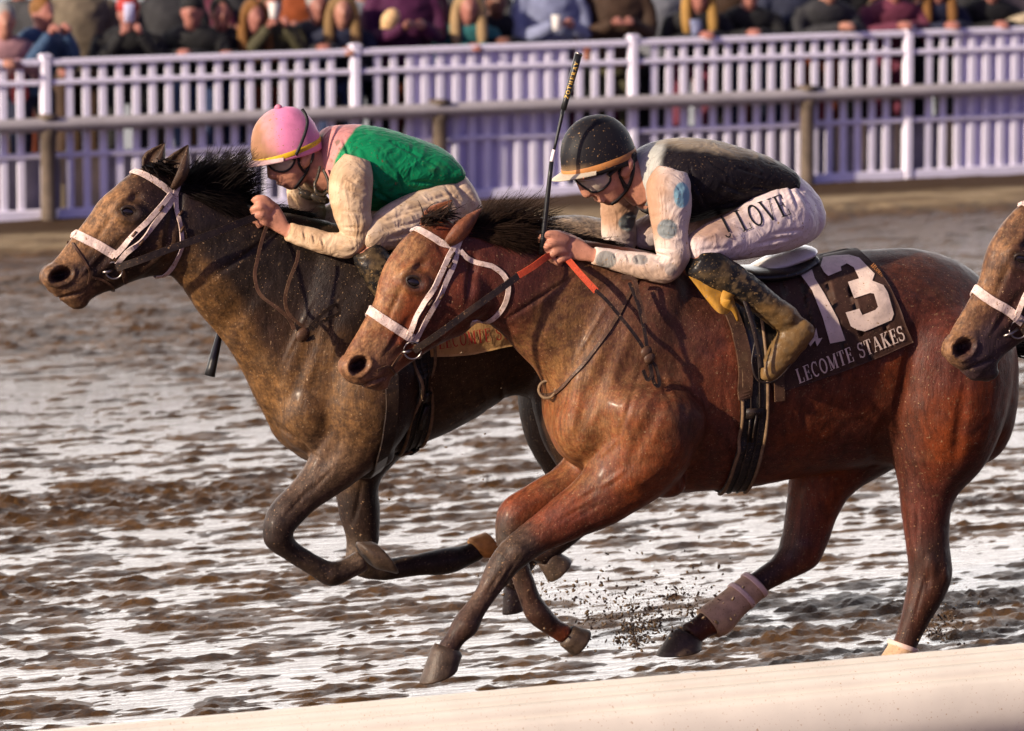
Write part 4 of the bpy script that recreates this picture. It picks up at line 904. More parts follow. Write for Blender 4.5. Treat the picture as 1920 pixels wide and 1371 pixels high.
    for nm, path, wd in s['straps']:
        pp, nn = [], []
        for x, y in cat_rom(np.array(path), 6):
            p, n_ = shoot(bvs, x, y)
            if p is None or nm == 'goggle_strap':
                hf = Figure(Y).pt(x, y, float(np.interp(y, *s['strap_ty'])) if 'strap_ty' in s else .082); n_ = np.array([-.2, -.95, .15]) ; p = hf if nm == 'goggle_strap' or p is None else p
            pp.append(p + n_ * .004); nn.append(n_)
        mb = MB(); mb.ribbon(pp, nn, wd, .004); mb.build(nm, m_blackst, root)
    return root, bvs, bvv, bvl

WHITE = (.66, .56, .50); CREAM = (.50, .36, .235)
def p_vest_black(Q, V):
    c = np.tile([.010, .008, .010], (len(Q), 1)); n = (fbm(V, 16, 3, 2) - .5) * 26
    m = sstep(9, -9, (Q[:, 0] - 1246) - (Q[:, 1] - 300) * -.05 + n) * sstep(-60, -30, -(Q[:, 1] - 300) + 0) * 1.0
    front = sstep(8, -8, (Q[:, 0] - (1252 - (Q[:, 1] - 262) * .34)) + n * .5)
    c = blend(c, front, (.36, .36, .33))
    bars = sstep(6, -6, np.abs(Q[:, 0] - (1196 + (Q[:, 1] - 300) * .26)) - 17 + n * .2)
    c = blend(c, front * (1 - bars) * sstep(316, 330, Q[:, 1]), (.05, .045, .045))
    top = sstep(10, -10, Q[:, 1] - (273 + (Q[:, 0] - 1250) * .135) + n * .8)
    return blend(c, top * .9, (.26, .21, .15))
def p_sleeve_white(Q, V):
    c = np.tile([.52, .42, .37], (len(Q), 1)); n = (fbm(V, 14, 4, 7) - .5) * 60
    m = sstep(22, -26, Q[:, 0] - (1252 + (Q[:, 1] - 340) * .06) + n) * sstep(470, 430, Q[:, 1])
    c = blend(c, m * .8, (.30, .15, .07))
    c = blend(c, sstep(470, 500, Q[:, 1] + n) * .6, (.32, .19, .10))
    for x, y, rx, ry, cc in ((1278, 366, 15, 24, (.14, .30, .38)), (1251, 430, 19, 19, (.13, .16, .17)), (1136, 487, 20, 17, (.16, .16, .15)), (1200, 487, 15, 10, (.17, .16, .15)), (1258, 505, 12, 12, (.24, .2, .18))):
        c = blend(c, ell_in(Q, x, y, rx, ry, 0, .08) * .92, cc)
    return c
def p_breech(Q, V):
    c = np.tile([.60, .50, .49], (len(Q), 1)); n = (fbm(V, 15, 4, 4) - .5) * 70
    c = blend(c, sstep(20, -30, (Q[:, 0] - 1385) + n) * sstep(20, -20, Q[:, 1] - 452 + n * .5) * .75, (.24, .115, .05))
    return c
def p_helm_black(Q, V):
    c = np.tile([.010, .009, .011], (len(Q), 1)); n = (fbm(V, 25, 3, 7) - .5) * 14
    c = blend(c, sstep(4, -4, Q[:, 0] - (1050 + np.clip(290 - Q[:, 1], 0, 99) * .28 + np.clip(245 - Q[:, 1], 0, 60) * .7) + n * .3), (.25, .215, .17))
    c = blend(c, sstep(306, 322, Q[:, 1] + n) * sstep(1130, 1080, Q[:, 0]) * .8, (.22, .14, .075))
    return c
def folds(L, d):
    out = []
    for x0, y0, x1, y1, wd in L:
        a = math.degrees(math.atan2(y1 - y0, x1 - x0)); ln = math.hypot(x1 - x0, y1 - y0) / 2; cx, cy = (x0 + x1) / 2, (y0 + y1) / 2; nx, ny = -(y1 - y0) / (2 * ln), (x1 - x0) / (2 * ln)
        out += [(cx, cy, ln, wd, a, d, 'groove'), (cx + nx * wd * 1.3, cy + ny * wd * 1.3, ln * .9, wd, a, d * .7)]
    return out
black = dict(Y=YB, folds_v=folds([(1300, 330, 1330, 400, 6), (1340, 340, 1420, 372, 6), (1370, 310, 1450, 335, 5), (1290, 300, 1310, 370, 5), (1400, 350, 1455, 355, 5), (1330, 390, 1400, 375, 5), (1235, 300, 1262, 345, 5), (1325, 300, 1375, 330, 5)], .007),
  folds_b=folds([(1475, 335, 1500, 400, 5), (1490, 345, 1520, 395, 5), (1460, 345, 1470, 400, 5), (1440, 440, 1515, 430, 5), (1400, 462, 1500, 440, 5), (1300, 445, 1350, 430, 5), (1300, 470, 1370, 465, 5), (1470, 330, 1515, 365, 4)], .006),
  folds_s=folds([(1225, 466, 1275, 470, 4), (1222, 474, 1262, 484, 4), (1220, 484, 1250, 496, 4), (1190, 474, 1200, 498, 3.5), (1172, 472, 1182, 494, 3.5), (1230, 440, 1280, 446, 4), (1232, 415, 1284, 420, 4), (1150, 472, 1156, 490, 3)], .005), bootline=(1330, 500, 1480, 625), ear=(1175, 309, 9, 16), ear_t=.078, seat=(1440, 480), seed=5, label='jockey in black vest and black helmet riding the number 13 horse',
  torso=[(1180, 300, 1182, 352, .055), (1200, 281, 1196, 384, .10), (1228, 268, 1216, 402, .155), (1271, 260, 1258, 420, .195), (1323, 261, 1316, 409, .198), (1374, 272, 1372, 391, .185), (1425, 289, 1424, 382, .172), (1462, 307, 1458, 378, .165), (1474, 318, 1474, 350, .12)],
  hips=[(1440, 300, 1432, 378, .13), (1464, 310, 1444, 420, .172), (1494, 332, 1462, 455, .182), (1518, 358, 1482, 462, .172), (1529, 390, 1504, 452, .13), (1528, 410, 1520, 435, .05)],
  thigh=[(1480, 400, 62, .11, .9), (1432, 425, 55, .16, .9), (1380, 444, 44, .20, .9), (1335, 456, 36, .235, .95), (1305, 466, 27, .25, 1.), (1292, 470, 18, .25, 1.)],
  shin=[(1300, 488, 26, .27, .9), (1326, 502, 35, .285, .85), (1364, 522, 33, .30, .85), (1405, 548, 29, .315, .85), (1442, 576, 26, .325, .85), (1470, 596, 27, .33, .85), (1484, 606, 22, .33, .85)],
  foot=[(1512, 604, 18, .335, .8), (1500, 618, 27, .335, .75), (1476, 650, 27, .335, .75), (1452, 684, 21, .335, .8), (1438, 706, 13, .335, .8), (1433, 714, 5, .335, .8)],
  arm=[(1262, 318, 26, .165, .8), (1254, 345, 38, .19, .8), (1256, 390, 37, .21, .8), (1257, 435, 30, .225, .85), (1262, 476, 30, .235, .85), (1246, 504, 27, .235, .85), (1205, 498, 24.5, .205, .85), (1160, 489, 20, .165, .85), (1128, 482, 17.5, .135, .85), (1113, 479, 16.5, .12, .85)],
  palm=[(1128, 482, 13, .125, .8), (1108, 478, 14, .115, .75), (1086, 470, 20, .10, .55), (1064, 464, 23, .09, .5), (1048, 460, 17, .085, .5)],
  fingers=[[(1066, 449, 9, .10), (1042, 440, 8.5, .105), (1022, 441, 7.8, .10), (1014, 451, 7, .085), (1017, 459, 5.5, .075)], [(1060, 459, 9, .105), (1036, 456, 8.5, .115), (1022, 466, 8, .10), (1028, 479, 7, .085), (1036, 482, 5.5, .08)], [(1062, 471, 9, .105), (1042, 472, 8.4, .115), (1032, 483, 7.8, .10), (1040, 491, 6.6, .085), (1047, 491, 5, .08)], [(1068, 482, 8.5, .10), (1052, 486, 7.8, .108), (1045, 494, 7, .095), (1052, 498, 6, .085)], [(1092, 460, 10, .085), (1066, 446, 9, .07), (1044, 438, 7.5, .06), (1030, 438, 5.5, .055)]],
  face=[(1072, 318, 1170, 290, .064), (1080, 338, 1172, 312, .068), (1093, 352, 1175, 332, .064), (1108, 366, 1176, 348, .057), (1124, 377, 1172, 362, .048), (1140, 386, 1162, 374, .034)],
  cranium=(1128, 285, 62, 54, -15, 0, .076), neck=[(1165, 318, 36, 0, .9), (1186, 335, 38, 0, .95), (1212, 350, 44, 0, 1.)],
  nose=[(1086, 340, 6, 0, 1.1), (1094, 354, 7.5, 0, 1.3), (1101, 364, 8.5, 0, 1.5), (1108, 364, 6, 0, 1.4)], ear_l=[(1172, 296, 9, .074, .8), (1177, 306, 12, .084, .6), (1174, 320, 10, .084, .6), (1168, 332, 7, .074, .8)], lip=[(1119, 373, 4, .0, 5), (1127, 378, 4.2, .0, 5)], brow=[(1074, 328, 7, 0, 7), (1078, 334, 6, 0, 7)],
  brushes=[(1176, 310, 6, 10, -10, .006, 'groove'), (1124, 376, 9, 2.2, 10, .005, 'groove', 0), (1150, 352, 20, 14, 0, .004)],
  helmet=dict(key='black', rim=((1058, 329), (1190, 292)), top=(1107, 217), lw=.112, paint=p_helm_black, band=(.02, .14), bandtilt=.06, bandcol=(.36, .15, .045), brimcol=(.36, .31, .24)),
  lens=[(1076, 330), (1100, 330), (1126, 326), (1141, 322), (1142, 340), (1128, 354), (1110, 358), (1094, 348)],
  straps=[('goggle_strap', [(1140, 330), (1160, 314), (1180, 298), (1192, 286)], .014), ('chin_strap', [(1172, 295), (1162, 318), (1168, 342), (1180, 352)], .012), ('chin_strap', [(1188, 300), (1186, 324), (1178, 350), (1160, 372), (1146, 382)], .014), ('chin_strap', [(1158, 312), (1166, 340), (1174, 356)], .012)],
  wr_vest=(6, 6, 14), wr_leg=(7, 7, 16), wr_rot=[[.86, 0, .5], [0, 1, 0], [-.5, 0, .86]], vest_paint=p_vest_black, sleeve_paint=p_sleeve_white, breech_paint=p_breech)

def p_vest_green(Q, V):
    c = np.tile([.006, .185, .072], (len(Q), 1)); n = (fbm(V, 20, 3, 2) - .5) * 10
    edge = np.interp(Q[:, 1], [230, 240, 262, 300, 350], [686, 668, 650, 628, 618])
    c = blend(c, sstep(3, -3, Q[:, 0] - edge + n * .4), (.46, .20, .19))
    edge2 = np.interp(Q[:, 1], [230, 262, 300, 330, 352], [606, 604, 596, 606, 616])
    c = blend(c, sstep(4, -4, Q[:, 0] - edge2) * .9, (.02, .12, .05))
    sp = sstep(.62, .7, fbm(V, 42, 2, 8)) * sstep(.5, .62, fbm(V, 9, 2, 9)); c = blend(c, sp * .6, (.015, .06, .03))
    return c
def p_sleeve_cream(Q, V):
    c = np.tile(CREAM, (len(Q), 1)); n = fbm(V, 14, 4, 7)
    c = blend(c, sstep(.42, .68, n) * .55, (.32, .18, .085)); return blend(c, sstep(15, -15, Q[:, 1] - 330) * .3, (.50, .36, .24))
def p_breech_cream(Q, V):
    c = np.tile([.50, .38, .28], (len(Q), 1)); n = fbm(V, 15, 4, 4); return blend(c, sstep(.42, .62, n) * .5, (.33, .21, .11))
def p_helm_pink(Q, V):
    c = np.tile([.60, .19, .34], (len(Q), 1)); n = (fbm(V, 25, 3, 7) - .5) * 30
    c = blend(c, sstep(6, -8, Q[:, 0] - (520 + (Q[:, 1] - 250) * .12) + n * .4) * .75, (.46, .22, .18))
    c = blend(c, sstep(14, -14, Q[:, 0] - (496 + (Q[:, 1] - 250) * .25) + n) * .85, (.23, .12, .05))
    c = blend(c, sstep(-8, 8, Q[:, 1] - 284 + n * .5) * sstep(545, 510, Q[:, 0]) * .8, (.22, .12, .05)); return c
green = dict(Y=YD, folds_v=folds([(700, 320, 720, 385, 6), (745, 310, 760, 375, 5), (780, 290, 840, 320, 5), (720, 260, 800, 300, 5), (760, 340, 830, 345, 5), (640, 250, 660, 310, 5), (690, 350, 740, 380, 5)], .007),
  folds_b=folds([(700, 420, 800, 390, 5), (705, 435, 810, 410, 5), (715, 450, 800, 432, 5), (790, 380, 860, 360, 5), (830, 340, 868, 400, 5), (850, 335, 878, 380, 5), (740, 400, 820, 378, 4)], .006),
  folds_s=folds([(635, 425, 690, 430, 4), (635, 440, 680, 448, 4), (630, 452, 668, 462, 4), (600, 440, 610, 468, 3.5), (585, 434, 592, 462, 3.5), (568, 430, 574, 456, 3.5), (632, 395, 690, 402, 4), (628, 350, 690, 366, 4), (640, 330, 680, 350, 4)], .005), bootline=(690, 470, 770, 560), ear=(574, 293, 9, 15), strap_ty=([203, 212, 228, 246, 272, 288, 300], [.055, .078, .098, .110, .1195, .112, .088]), ear_t=.078, seat=(800, 440), seed=15, label='jockey in a green vest and pink helmet crouched over the dark leading horse',
  torso=[(588, 300, 592, 330, .055), (608, 247, 596, 344, .10), (636, 236, 612, 358, .155), (681, 235, 652, 388, .195), (720, 241, 702, 394, .198), (772, 257, 766, 380, .19), (820, 276, 812, 362, .178), (842, 300, 838, 345, .16), (850, 318, 848, 334, .1)],
  hips=[(828, 290, 815, 360, .13), (848, 312, 826, 405, .175), (866, 335, 846, 425, .182), (880, 368, 862, 430, .17), (886, 396, 874, 424, .12)],
  thigh=[(845, 385, 52, .11, .9), (795, 404, 48, .16, .9), (745, 424, 43, .20, .9), (708, 440, 32, .235, .95), (688, 450, 24, .25, 1.), (678, 454, 16, .25, 1.)],
  shin=[(684, 468, 25, .27, .9), (700, 491, 32, .285, .85), (719, 526, 30, .30, .85), (738, 562, 26, .315, .85), (756, 592, 24, .325, .85), (768, 610, 24, .33, .85), (774, 620, 19, .33, .85)],
  foot=[(790, 608, 15, .335, .8), (782, 622, 22, .335, .75), (764, 648, 22, .335, .75), (748, 672, 18, .335, .8), (738, 688, 11, .335, .8), (735, 693, 5, .335, .8)],
  arm=[(670, 296, 24, .165, .8), (660, 326, 37, .19, .8), (657, 362, 38, .21, .8), (660, 400, 33, .225, .85), (668, 438, 29, .235, .85), (650, 460, 24, .235, .85), (612, 456, 21, .205, .85), (578, 446, 20.5, .17, .85), (552, 438, 18.5, .14, .85), (540, 434, 18, .125, .85)],
  palm=[(552, 440, 12, .13, .8), (534, 430, 13, .115, .75), (518, 414, 20, .10, .55), (505, 402, 24, .09, .5), (498, 396, 17, .085, .5)],
  fingers=[[(512, 388, 8.5, .10), (496, 374, 8.2, .105), (482, 373, 7.4, .10), (474, 380, 6.6, .085)], [(504, 398, 8.8, .105), (486, 388, 8.2, .115), (475, 394, 7.6, .10), (479, 403, 6.4, .085)], [(504, 410, 8.8, .105), (488, 404, 8, .115), (477, 409, 7.4, .10), (480, 418, 6.4, .085)], [(508, 422, 8.2, .10), (494, 416, 7.6, .108), (484, 419, 6.8, .095), (488, 427, 5.6, .085)], [(516, 390, 9, .085), (504, 380, 8, .07), (494, 376, 6.5, .06)]],
  face=[(498, 292, 584, 276, .064), (503, 310, 582, 296, .068), (509, 326, 580, 312, .063), (517, 338, 577, 326, .057), (530, 350, 572, 338, .047), (543, 357, 563, 347, .034)],
  cranium=(545, 268, 56, 50, -12, 0, .076), neck=[(572, 302, 33, 0, .9), (590, 312, 36, 0, .95), (616, 320, 42, 0, 1.)],
  nose=[(506, 308, 6, 0, 1.1), (508, 320, 7, 0, 1.3), (510, 330, 8, 0, 1.5), (517, 332, 6, 0, 1.4)], ear_l=[(571, 280, 9, .074, .8), (576, 290, 12, .084, .6), (573, 303, 10, .084, .6), (567, 313, 7, .074, .8)], lip=[(522, 342, 3.6, .0, 5), (528, 347, 4, .0, 5)], brow=[(499, 296, 6, 0, 7), (502, 302, 6, 0, 7)],
  brushes=[(575, 292, 6, 9, -5, .006, 'groove'), (526, 344, 8, 2.2, 14, .005, 'groove', 0), (548, 326, 18, 12, 0, .004)],
  helmet=dict(key='pink', rim=((477, 303), (600, 270)), top=(526, 201), lw=.112, paint=p_helm_pink, band=(.02, .12), bandtilt=.08, bandcol=(.55, .33, .015), brimcol=(.50, .33, .32), button=True, buttoncol=(.5, .16, .24)),
  lens=[(503, 300), (522, 297), (542, 293), (551, 292), (550, 306), (538, 319), (522, 320), (508, 312)],
  straps=[('goggle_strap', [(549, 301), (556, 288), (565, 268), (573, 246), (576, 228), (572, 214), (566, 205)], .013), ('chin_strap', [(588, 278), (584, 300), (574, 322), (562, 340), (552, 352)], .012), ('chin_strap', [(556, 288), (564, 314), (572, 324)], .010)],
  wr_vest=(6, 6, 14), wr_leg=(7, 7, 16), wr_rot=[[.9, 0, .42], [0, 1, 0], [-.42, 0, .9]], vest_paint=p_vest_green, sleeve_paint=p_sleeve_cream, breech_paint=p_breech_cream)
JB = rider(black); JG = rider(green)

# the spare goggles pushed down round the green rider's neck
fg = Figure(YD); mb = MB()
for pts in ([(600, 312, .105), (596, 330, .115), (590, 348, .12), (598, 364, .13), (612, 372, .14)], [(606, 318, .11), (614, 336, .13), (616, 354, .14), (606, 366, .145), (594, 362, .14), (590, 350, .13)], [(560, 352, .05), (572, 362, .08), (584, 366, .10), (598, 372, .13), (610, 380, .14)]):
    A = cat_rom(np.array(pts, float), 6); mb.tube(np.array([fg.pt(x, y, t) for x, y, t in A]), .0065, 7)
mb.ell(fg.pt(600, 372, .125), [fg.pt(618, 378, .125) - fg.pt(600, 372, .125), fg.pt(598, 382, .125) - fg.pt(600, 372, .125), LAT * .02], 12, 8)
mb.ell(fg.pt(576, 366, .085), [fg.pt(592, 372, .085) - fg.pt(576, 366, .085), fg.pt(574, 375, .085) - fg.pt(576, 366, .085), LAT * .02], 12, 8)
mb.build('spare_goggles', plain('muddy_goggles', (.03, .024, .018), .35, mud=.5), JG[0])
# ---- whips
def whip(pts_px, Yw, name, label, group='whips carried by the jockeys'):
    base = P(pts_px[-1][0], pts_px[-1][1], Yw - pts_px[-1][3])
    r = empty('whip', base, label, 'whip', group)
    return r
fb = Figure(YB); wb = whip([(0, 0, 0, 0), (1016, 470, 5, .10)], YB, 'whip', 'long black whip upright in the hand of the jockey in black')
def wtube(a, b, ra, rb, t, nm, mat, n=12):
    mb = MB(); A, B = fb.pt(*a, t), fb.pt(*b, t); k = np.linspace(0, 1, 7)[:, None]; s_ = FPX / (FWD @ (A - CAM))
    mb.tube(A * (1 - k) + B * k, (ra + (rb - ra) * k[:, 0]) / s_, n); return mb.build(nm, mat, wb)
wtube((1085, 102), (1056, 206), 7.2, 5.4, .10, 'handle', m_whip)
wtube((1056, 206), (1039, 281), 3.6, 2.6, .10, 'shaft', m_whip)
wtube((1039, 281), (1034, 303), 3.4, 3.4, .10, 'tape_ring', m_whitet)
wtube((1034, 303), (1015, 476), 4.2, 5.4, .10, 'flap', m_whip)
mb = MB(); mb.tube([fb.pt(1086.5, 99, .10), fb.pt(1085, 103.5, .10)], [.0150, .0150], 14); mb.build('end_cap', plain('steel_cap', (.35, .3, .26), .3, 1.0), wb)
fd = Figure(YD); wg = whip([(0, 0, 0, 0), (455, 470, 5, -.12)], YD, 'whip', 'black whip end hanging beneath the neck of the dark horse')
mb = MB(); A, B = fd.pt(488, 400, -.13), fd.pt(414, 618, -.16); k = np.linspace(0, 1, 7)[:, None]; mb.tube(A * (1 - k) + B * k, .0095, 10); mb.build('shaft', m_whip, wg)
mb = MB(); A, B = fd.pt(414, 618, -.16), fd.pt(393, 705, -.17); mb.tube(A * (1 - k) + B * k, np.linspace(.0125, .0225, 7), 12); mb.build('flap', m_whip, wg)
# ================================================================== tack
m_wstrap = plain('white_bridle_strap', (.54, .42, .38), .6, var=.3, nscale=60, mud=.55, mudcol=(.25, .14, .08), bscale=200, bst=.15)
m_leather = plain('dark_wet_leather', (.018, .012, .010), .38, var=.5, nscale=30, mud=.3, mudcol=(.15, .09, .05), bscale=150, bst=.2)
m_brown = plain('brown_leather', (.06, .03, .018), .45, var=.4, nscale=30, mud=.4, mudcol=(.17, .11, .06), bscale=150, bst=.2)
m_red = plain('red_rubber_grip', (.42, .055, .022), .6, var=.3, nscale=60, mud=.12, bscale=300, bst=.5)
m_steel, t_, bs_ = _mat('wet_steel'); bs_.inputs['Base Color'].default_value = (.22, .19, .18, 1); bs_.inputs['Metallic'].default_value = 1; bs_.inputs['Roughness'].default_value = .35
m_girth = plain('black_elastic_girth', (.016, .014, .014), .55, var=.5, nscale=60, mud=.32, mudcol=(.15, .1, .06), bscale=180, bst=.4)
m_pipe = plain('muddy_piping', (.16, .10, .055), .6, var=.4, nscale=40, mud=.3)
m_num = plain('number_cloth_dark', (.040, .018, .012), .65, var=.35, nscale=30, mud=.12, mudcol=(.16, .1, .06), bscale=220, bst=.2, fold=.25)
m_numw = plain('white_print', (.58, .46, .40), .6, var=.2, nscale=20, mud=.25, mudcol=(.28, .17, .09))
m_tancloth = plain('tan_number_cloth', (.40, .23, .09), .65, var=.25, nscale=14, mud=.3, mudcol=(.2, .12, .06), fold=.3)
m_redp = plain('red_print', (.36, .025, .022), .6, var=.2, mud=.2, mudcol=(.3, .18, .08))
m_saddle = plain('black_saddle_leather', (.010, .009, .009), .3, var=.4, nscale=20, mud=.15, spec=.4)
m_seat = plain('white_wet_seat', (.55, .52, .52), .25, var=.2, nscale=16, mud=.15, spec=.5)
m_yellow = plain('yellow_cloth', (.36, .18, .025), .65, var=.3, nscale=12, mud=.4, fold=.3)
m_wrap = plain('pale_leg_wrap', (.44, .29, .18), .7, var=.35, nscale=20, mud=.4, mudcol=(.2, .11, .055), bscale=120, bst=.3)
m_wrapw = plain('white_wrap_tape', (.58, .42, .36), .6, var=.15, mud=.2)

def surf(h, x, y, t=0.0):
    p, n = shoot(h.bv, x, y)
    if p is None:
        q = P(x, y, h.Y - t); loc, n_, i, d = h.bv.find_nearest(Vector(q)); p, n = np.array(loc), np.array(n_)
    return p, n
def path_on(h, pts, sub=7, lift=.004):
    C = cat_rom(np.array([h.tf(*p) for p in pts], float), sub); PP, NN = [], []
    for x, y in C:
        p, n = surf(h, x, y); PP.append(p); NN.append(n)
    PP, NN = np.array(PP), np.array(NN)
    for _ in range(2):
        Q = NN.copy(); Q[1:-1] = (NN[:-2] + NN[1:-1] * 2 + NN[2:]) / 4; NN = Q / np.linalg.norm(Q, axis=1)[:, None]
        W = PP.copy(); W[1:-1] = (PP[:-2] + PP[1:-1] * 2 + PP[2:]) / 4; PP = W
    return PP + NN * lift, NN
def mir(h, PP, NN):
    A, B = PP.copy(), NN.copy(); A[:, 1] = 2 * h.Y - A[:, 1]; B[:, 1] *= -1; return A[::-1], B[::-1]
def strap(h, parent, name, pts, wd, mat, thick=.004, lift=.004, wrap=False, both=False, mb=None):
    own = mb is None; mb = mb or MB()
    PP, NN = path_on(h, pts, lift=lift); MP, MN = mir(h, PP, NN)
    if wrap:
        a, na = PP[-1], NN[-1]; b, nb_ = MP[0], MN[0]; k = np.linspace(0, 1, 7)[1:-1, None]; up = na + nb_; up[1] = 0; up /= np.linalg.norm(up) + 1e-9
        mid = a * (1 - k) + b * k + up * (np.sin(k * np.pi) * abs(a[1] - b[1]) * .22)
        nm = na * (1 - k) + nb_ * k + up * np.sin(k * np.pi) * .8
        mb.ribbon(np.concatenate([PP, mid, MP]), np.concatenate([NN, nm, MN]), wd, thick)
    else:
        mb.ribbon(PP, NN, wd, thick)
        if both:
            m2 = MB(); m2.ribbon(MP, MN, wd, thick); m2.build(name, mat, parent, smooth=False)
    return mb.build(name, mat, parent, smooth=False) if own else mb
def torus(mb, c, n, R_, r, k=20):
    n = n / np.linalg.norm(n); a = np.cross(n, [0, 0, 1.]); a /= np.linalg.norm(a); b = np.cross(n, a); th = np.linspace(0, 2 * np.pi, k + 2)
    mb.tube(c + R_ * (np.cos(th)[:, None] * a + np.sin(th)[:, None] * b), r, 7)
def bridle(h, spec):
    c = P(*h.tf(*spec['at']), h.Y)
    r = empty('bridle', c, spec['label'], 'bridle', 'white racing bridles')
    strap(h, r, 'browband', spec['brow'], spec.get('w', .027), m_wstrap, .005, .006, wrap=True)
    strap(h, r, 'noseband', spec['nose'], .038, m_wstrap, .006, .006, wrap=True)
    strap(h, r, 'cheek_strap', spec['cheek1'], .022, m_wstrap, .005, .009, both=True)
    strap(h, r, 'cheek_strap', spec['cheek2'], .022, m_wstrap, .005, .006, both=True)
    strap(h, r, 'crown_strap', spec['crown'], .026, m_wstrap, .005, .008, wrap=True)
    for q, p_ in enumerate(spec['throat']):
        strap(h, r, 'throat_latch', p_, .020, m_wstrap, .004, .006, wrap=(q == len(spec['throat']) - 1))
    # buckles on the straps
    for x, y in spec['keepers']:
        p, n = surf(h, *h.tf(x, y)); a = np.cross(n, [.7, 0, .7]); a /= np.linalg.norm(a)
        mb = MB(); mb.box(p + n * .012, [.0135, .004, .0045], [np.cross(a, n), n, a]); mb.build('keeper', m_brown, r)
    for sg in (1, -1):
        p, n = surf(h, *h.tf(*spec['bit'])); p = p + n * .012
        mb = MB(); torus(mb, p, n + np.array([-.3, 0, 0]), .034 * h.sc, .0042)
        a = surf(h, *h.tf(*spec['bit_end']))[0]; mb.tube([p - n * .01, (p + a) / 2 + n * .004, a - n * .01], .007, 8)
        if sg < 0:
            for V in mb.V: V[:, 1] = 2 * h.Y - V[:, 1]
        mb.build('bit_ring', m_steel, r)
    for nm, pts, wd in spec['small']:
        strap(h, r, nm, pts, wd, m_brown, .004, .006, both=True)
    return r
def air(h, pts, sub=8):
    """points (x, y, t) hung in the air beside the horse"""
    return np.array([P(*h.tf(x, y), h.Y - t) for x, y, t in cat_rom(np.array(pts, float), sub)])
def rein(h, parent, name, pts, wd, mat, n=(-.1, -1, .1)):
    A = air(h, pts); mb = MB(); mb.ribbon(A, np.tile(np.array(n, float), (len(A), 1)), wd, .0045); return mb.build(name, mat, parent, smooth=False)

BR = bridle(HB, dict(at=(770, 600), label='white bridle with long red gripped reins on the reddish bay horse',
  brow=[(852, 463), (830, 457), (806, 443), (785, 432), (772, 428)], nose=[(777, 637), (750, 620), (722, 602), (700, 587), (691, 580)],
  cheek1=[(850, 462), (836, 490), (818, 528), (797, 568), (780, 600), (766, 628)], cheek2=[(857, 466), (850, 496), (838, 522), (825, 552), (806, 586), (790, 615), (777, 641)],
  crown=[(854, 466), (860, 452), (866, 436), (872, 420), (876, 414)], throat=[[(862, 470), (875, 484), (893, 492), (922, 499)], [(922, 499), (941, 513), (951, 530), (952, 548), (944, 574), (926, 596), (903, 606), (888, 600)]],
  keepers=[(842, 498), (806, 568), (826, 556), (846, 480)], bit=(772, 656), bit_end=(752, 662), small=[('bit_strap', [(775, 640), (783, 660), (788, 676)], .014), ('tongue_tie', [(706, 694), (728, 686), (740, 700), (752, 716)], .010), ('tongue_tie', [(752, 664), (742, 676), (732, 690)], .012)]))
rein(HB, BR, 'rein', [(776, 658, .085), (820, 628, .14), (880, 584, .16), (930, 548, .165), (974, 516, .16)], .027, m_leather)
rein(HB, BR, 'rein', [(972, 517, .161), (1000, 500, .15), (1022, 484, .125), (1040, 476, .105)], .026, m_red)
rein(HB, BR, 'rein', [(1066, 488, .12), (1090, 516, .19), (1118, 546, .235)], .026, m_red)
rein(HB, BR, 'rein', [(1116, 544, .235), (1136, 562, .25), (1158, 588, .262), (1190, 628, .285), (1212, 664, .30), (1222, 700, .31), (1214, 712, .31), (1206, 694, .31)], .014, m_leather)
rein(HB, BR, 'rein', [(1180, 530, .235), (1196, 570, .27), (1208, 618, .29), (1216, 668, .305), (1226, 716, .31), (1236, 722, .31), (1232, 694, .305), (1222, 676, .305)], .014, m_leather)
rein(HB, BR, 'rein', [(1165, 520, .23), (1188, 524, .245), (1198, 560, .265), (1210, 606, .29)], .018, m_brown)
strap(HB, BR, 'yoke_strap', [(1196, 520), (1160, 590), (1120, 650), (1076, 704), (1042, 736), (1016, 740)], .013, m_brown, .005, .006, wrap=False)
mb = MB(); p, n = surf(HB, 1030, 728); torus(mb, p + n * .012, np.array([-.6, -.7, .2]), .034, .006); mb.build('yoke_ring', m_pipe, BR)
for x, y, t in ((1212, 660, .305), (1218, 672, .31)):
    mb = MB(); p = P(x, y, YB - t); mb.ell(p, [np.array([.024, 0, .01]), np.array([0, .012, 0]), np.array([-.008, 0, .022])], 10, 7); mb.build('rein_knot', m_brown, BR)

BD = bridle(HD, dict(at=(230, 440), label='white bridle with black reins on the dark brown horse',
  brow=[(322, 364), (304, 349), (284, 336), (264, 326), (248, 322)], nose=[(216, 479), (186, 461), (160, 448), (142, 440), (136, 438)],
  cheek1=[(318, 364), (299, 389), (270, 421), (241, 453), (214, 481)], cheek2=[(325, 368), (313, 390), (290, 418), (264, 450), (238, 473), (218, 494)],
  crown=[(326, 366), (331, 350), (335, 338), (340, 330)], throat=[[(329, 366), (330, 393), (336, 418), (339, 440), (340, 463)], [(340, 463), (334, 478), (322, 501), (308, 515), (297, 516)]],
  keepers=[(300, 392), (262, 452), (338, 402), (338, 430), (252, 440)], bit=(212, 506), bit_end=(190, 512), small=[('bit_strap', [(216, 484), (226, 500), (236, 530)], .018), ('nose_cord', [(136, 456), (146, 472), (160, 494), (168, 512), (164, 532)], .009), ('curb_strap', [(172, 520), (190, 524), (210, 536), (214, 550)], .010)]))
rein(HD, BD, 'rein', [(218, 503, .085), (262, 488, .14), (310, 470, .155), (360, 452, .165), (410, 434, .16), (450, 418, .135), (482, 406, .11)], .029, m_leather)
rein(HD, BD, 'rein', [(500, 424, .11), (490, 455, .16), (483, 486, .19), (478, 518, .215), (488, 552, .235), (520, 578, .26), (540, 596, .27), (552, 618, .28)], .014, m_brown)
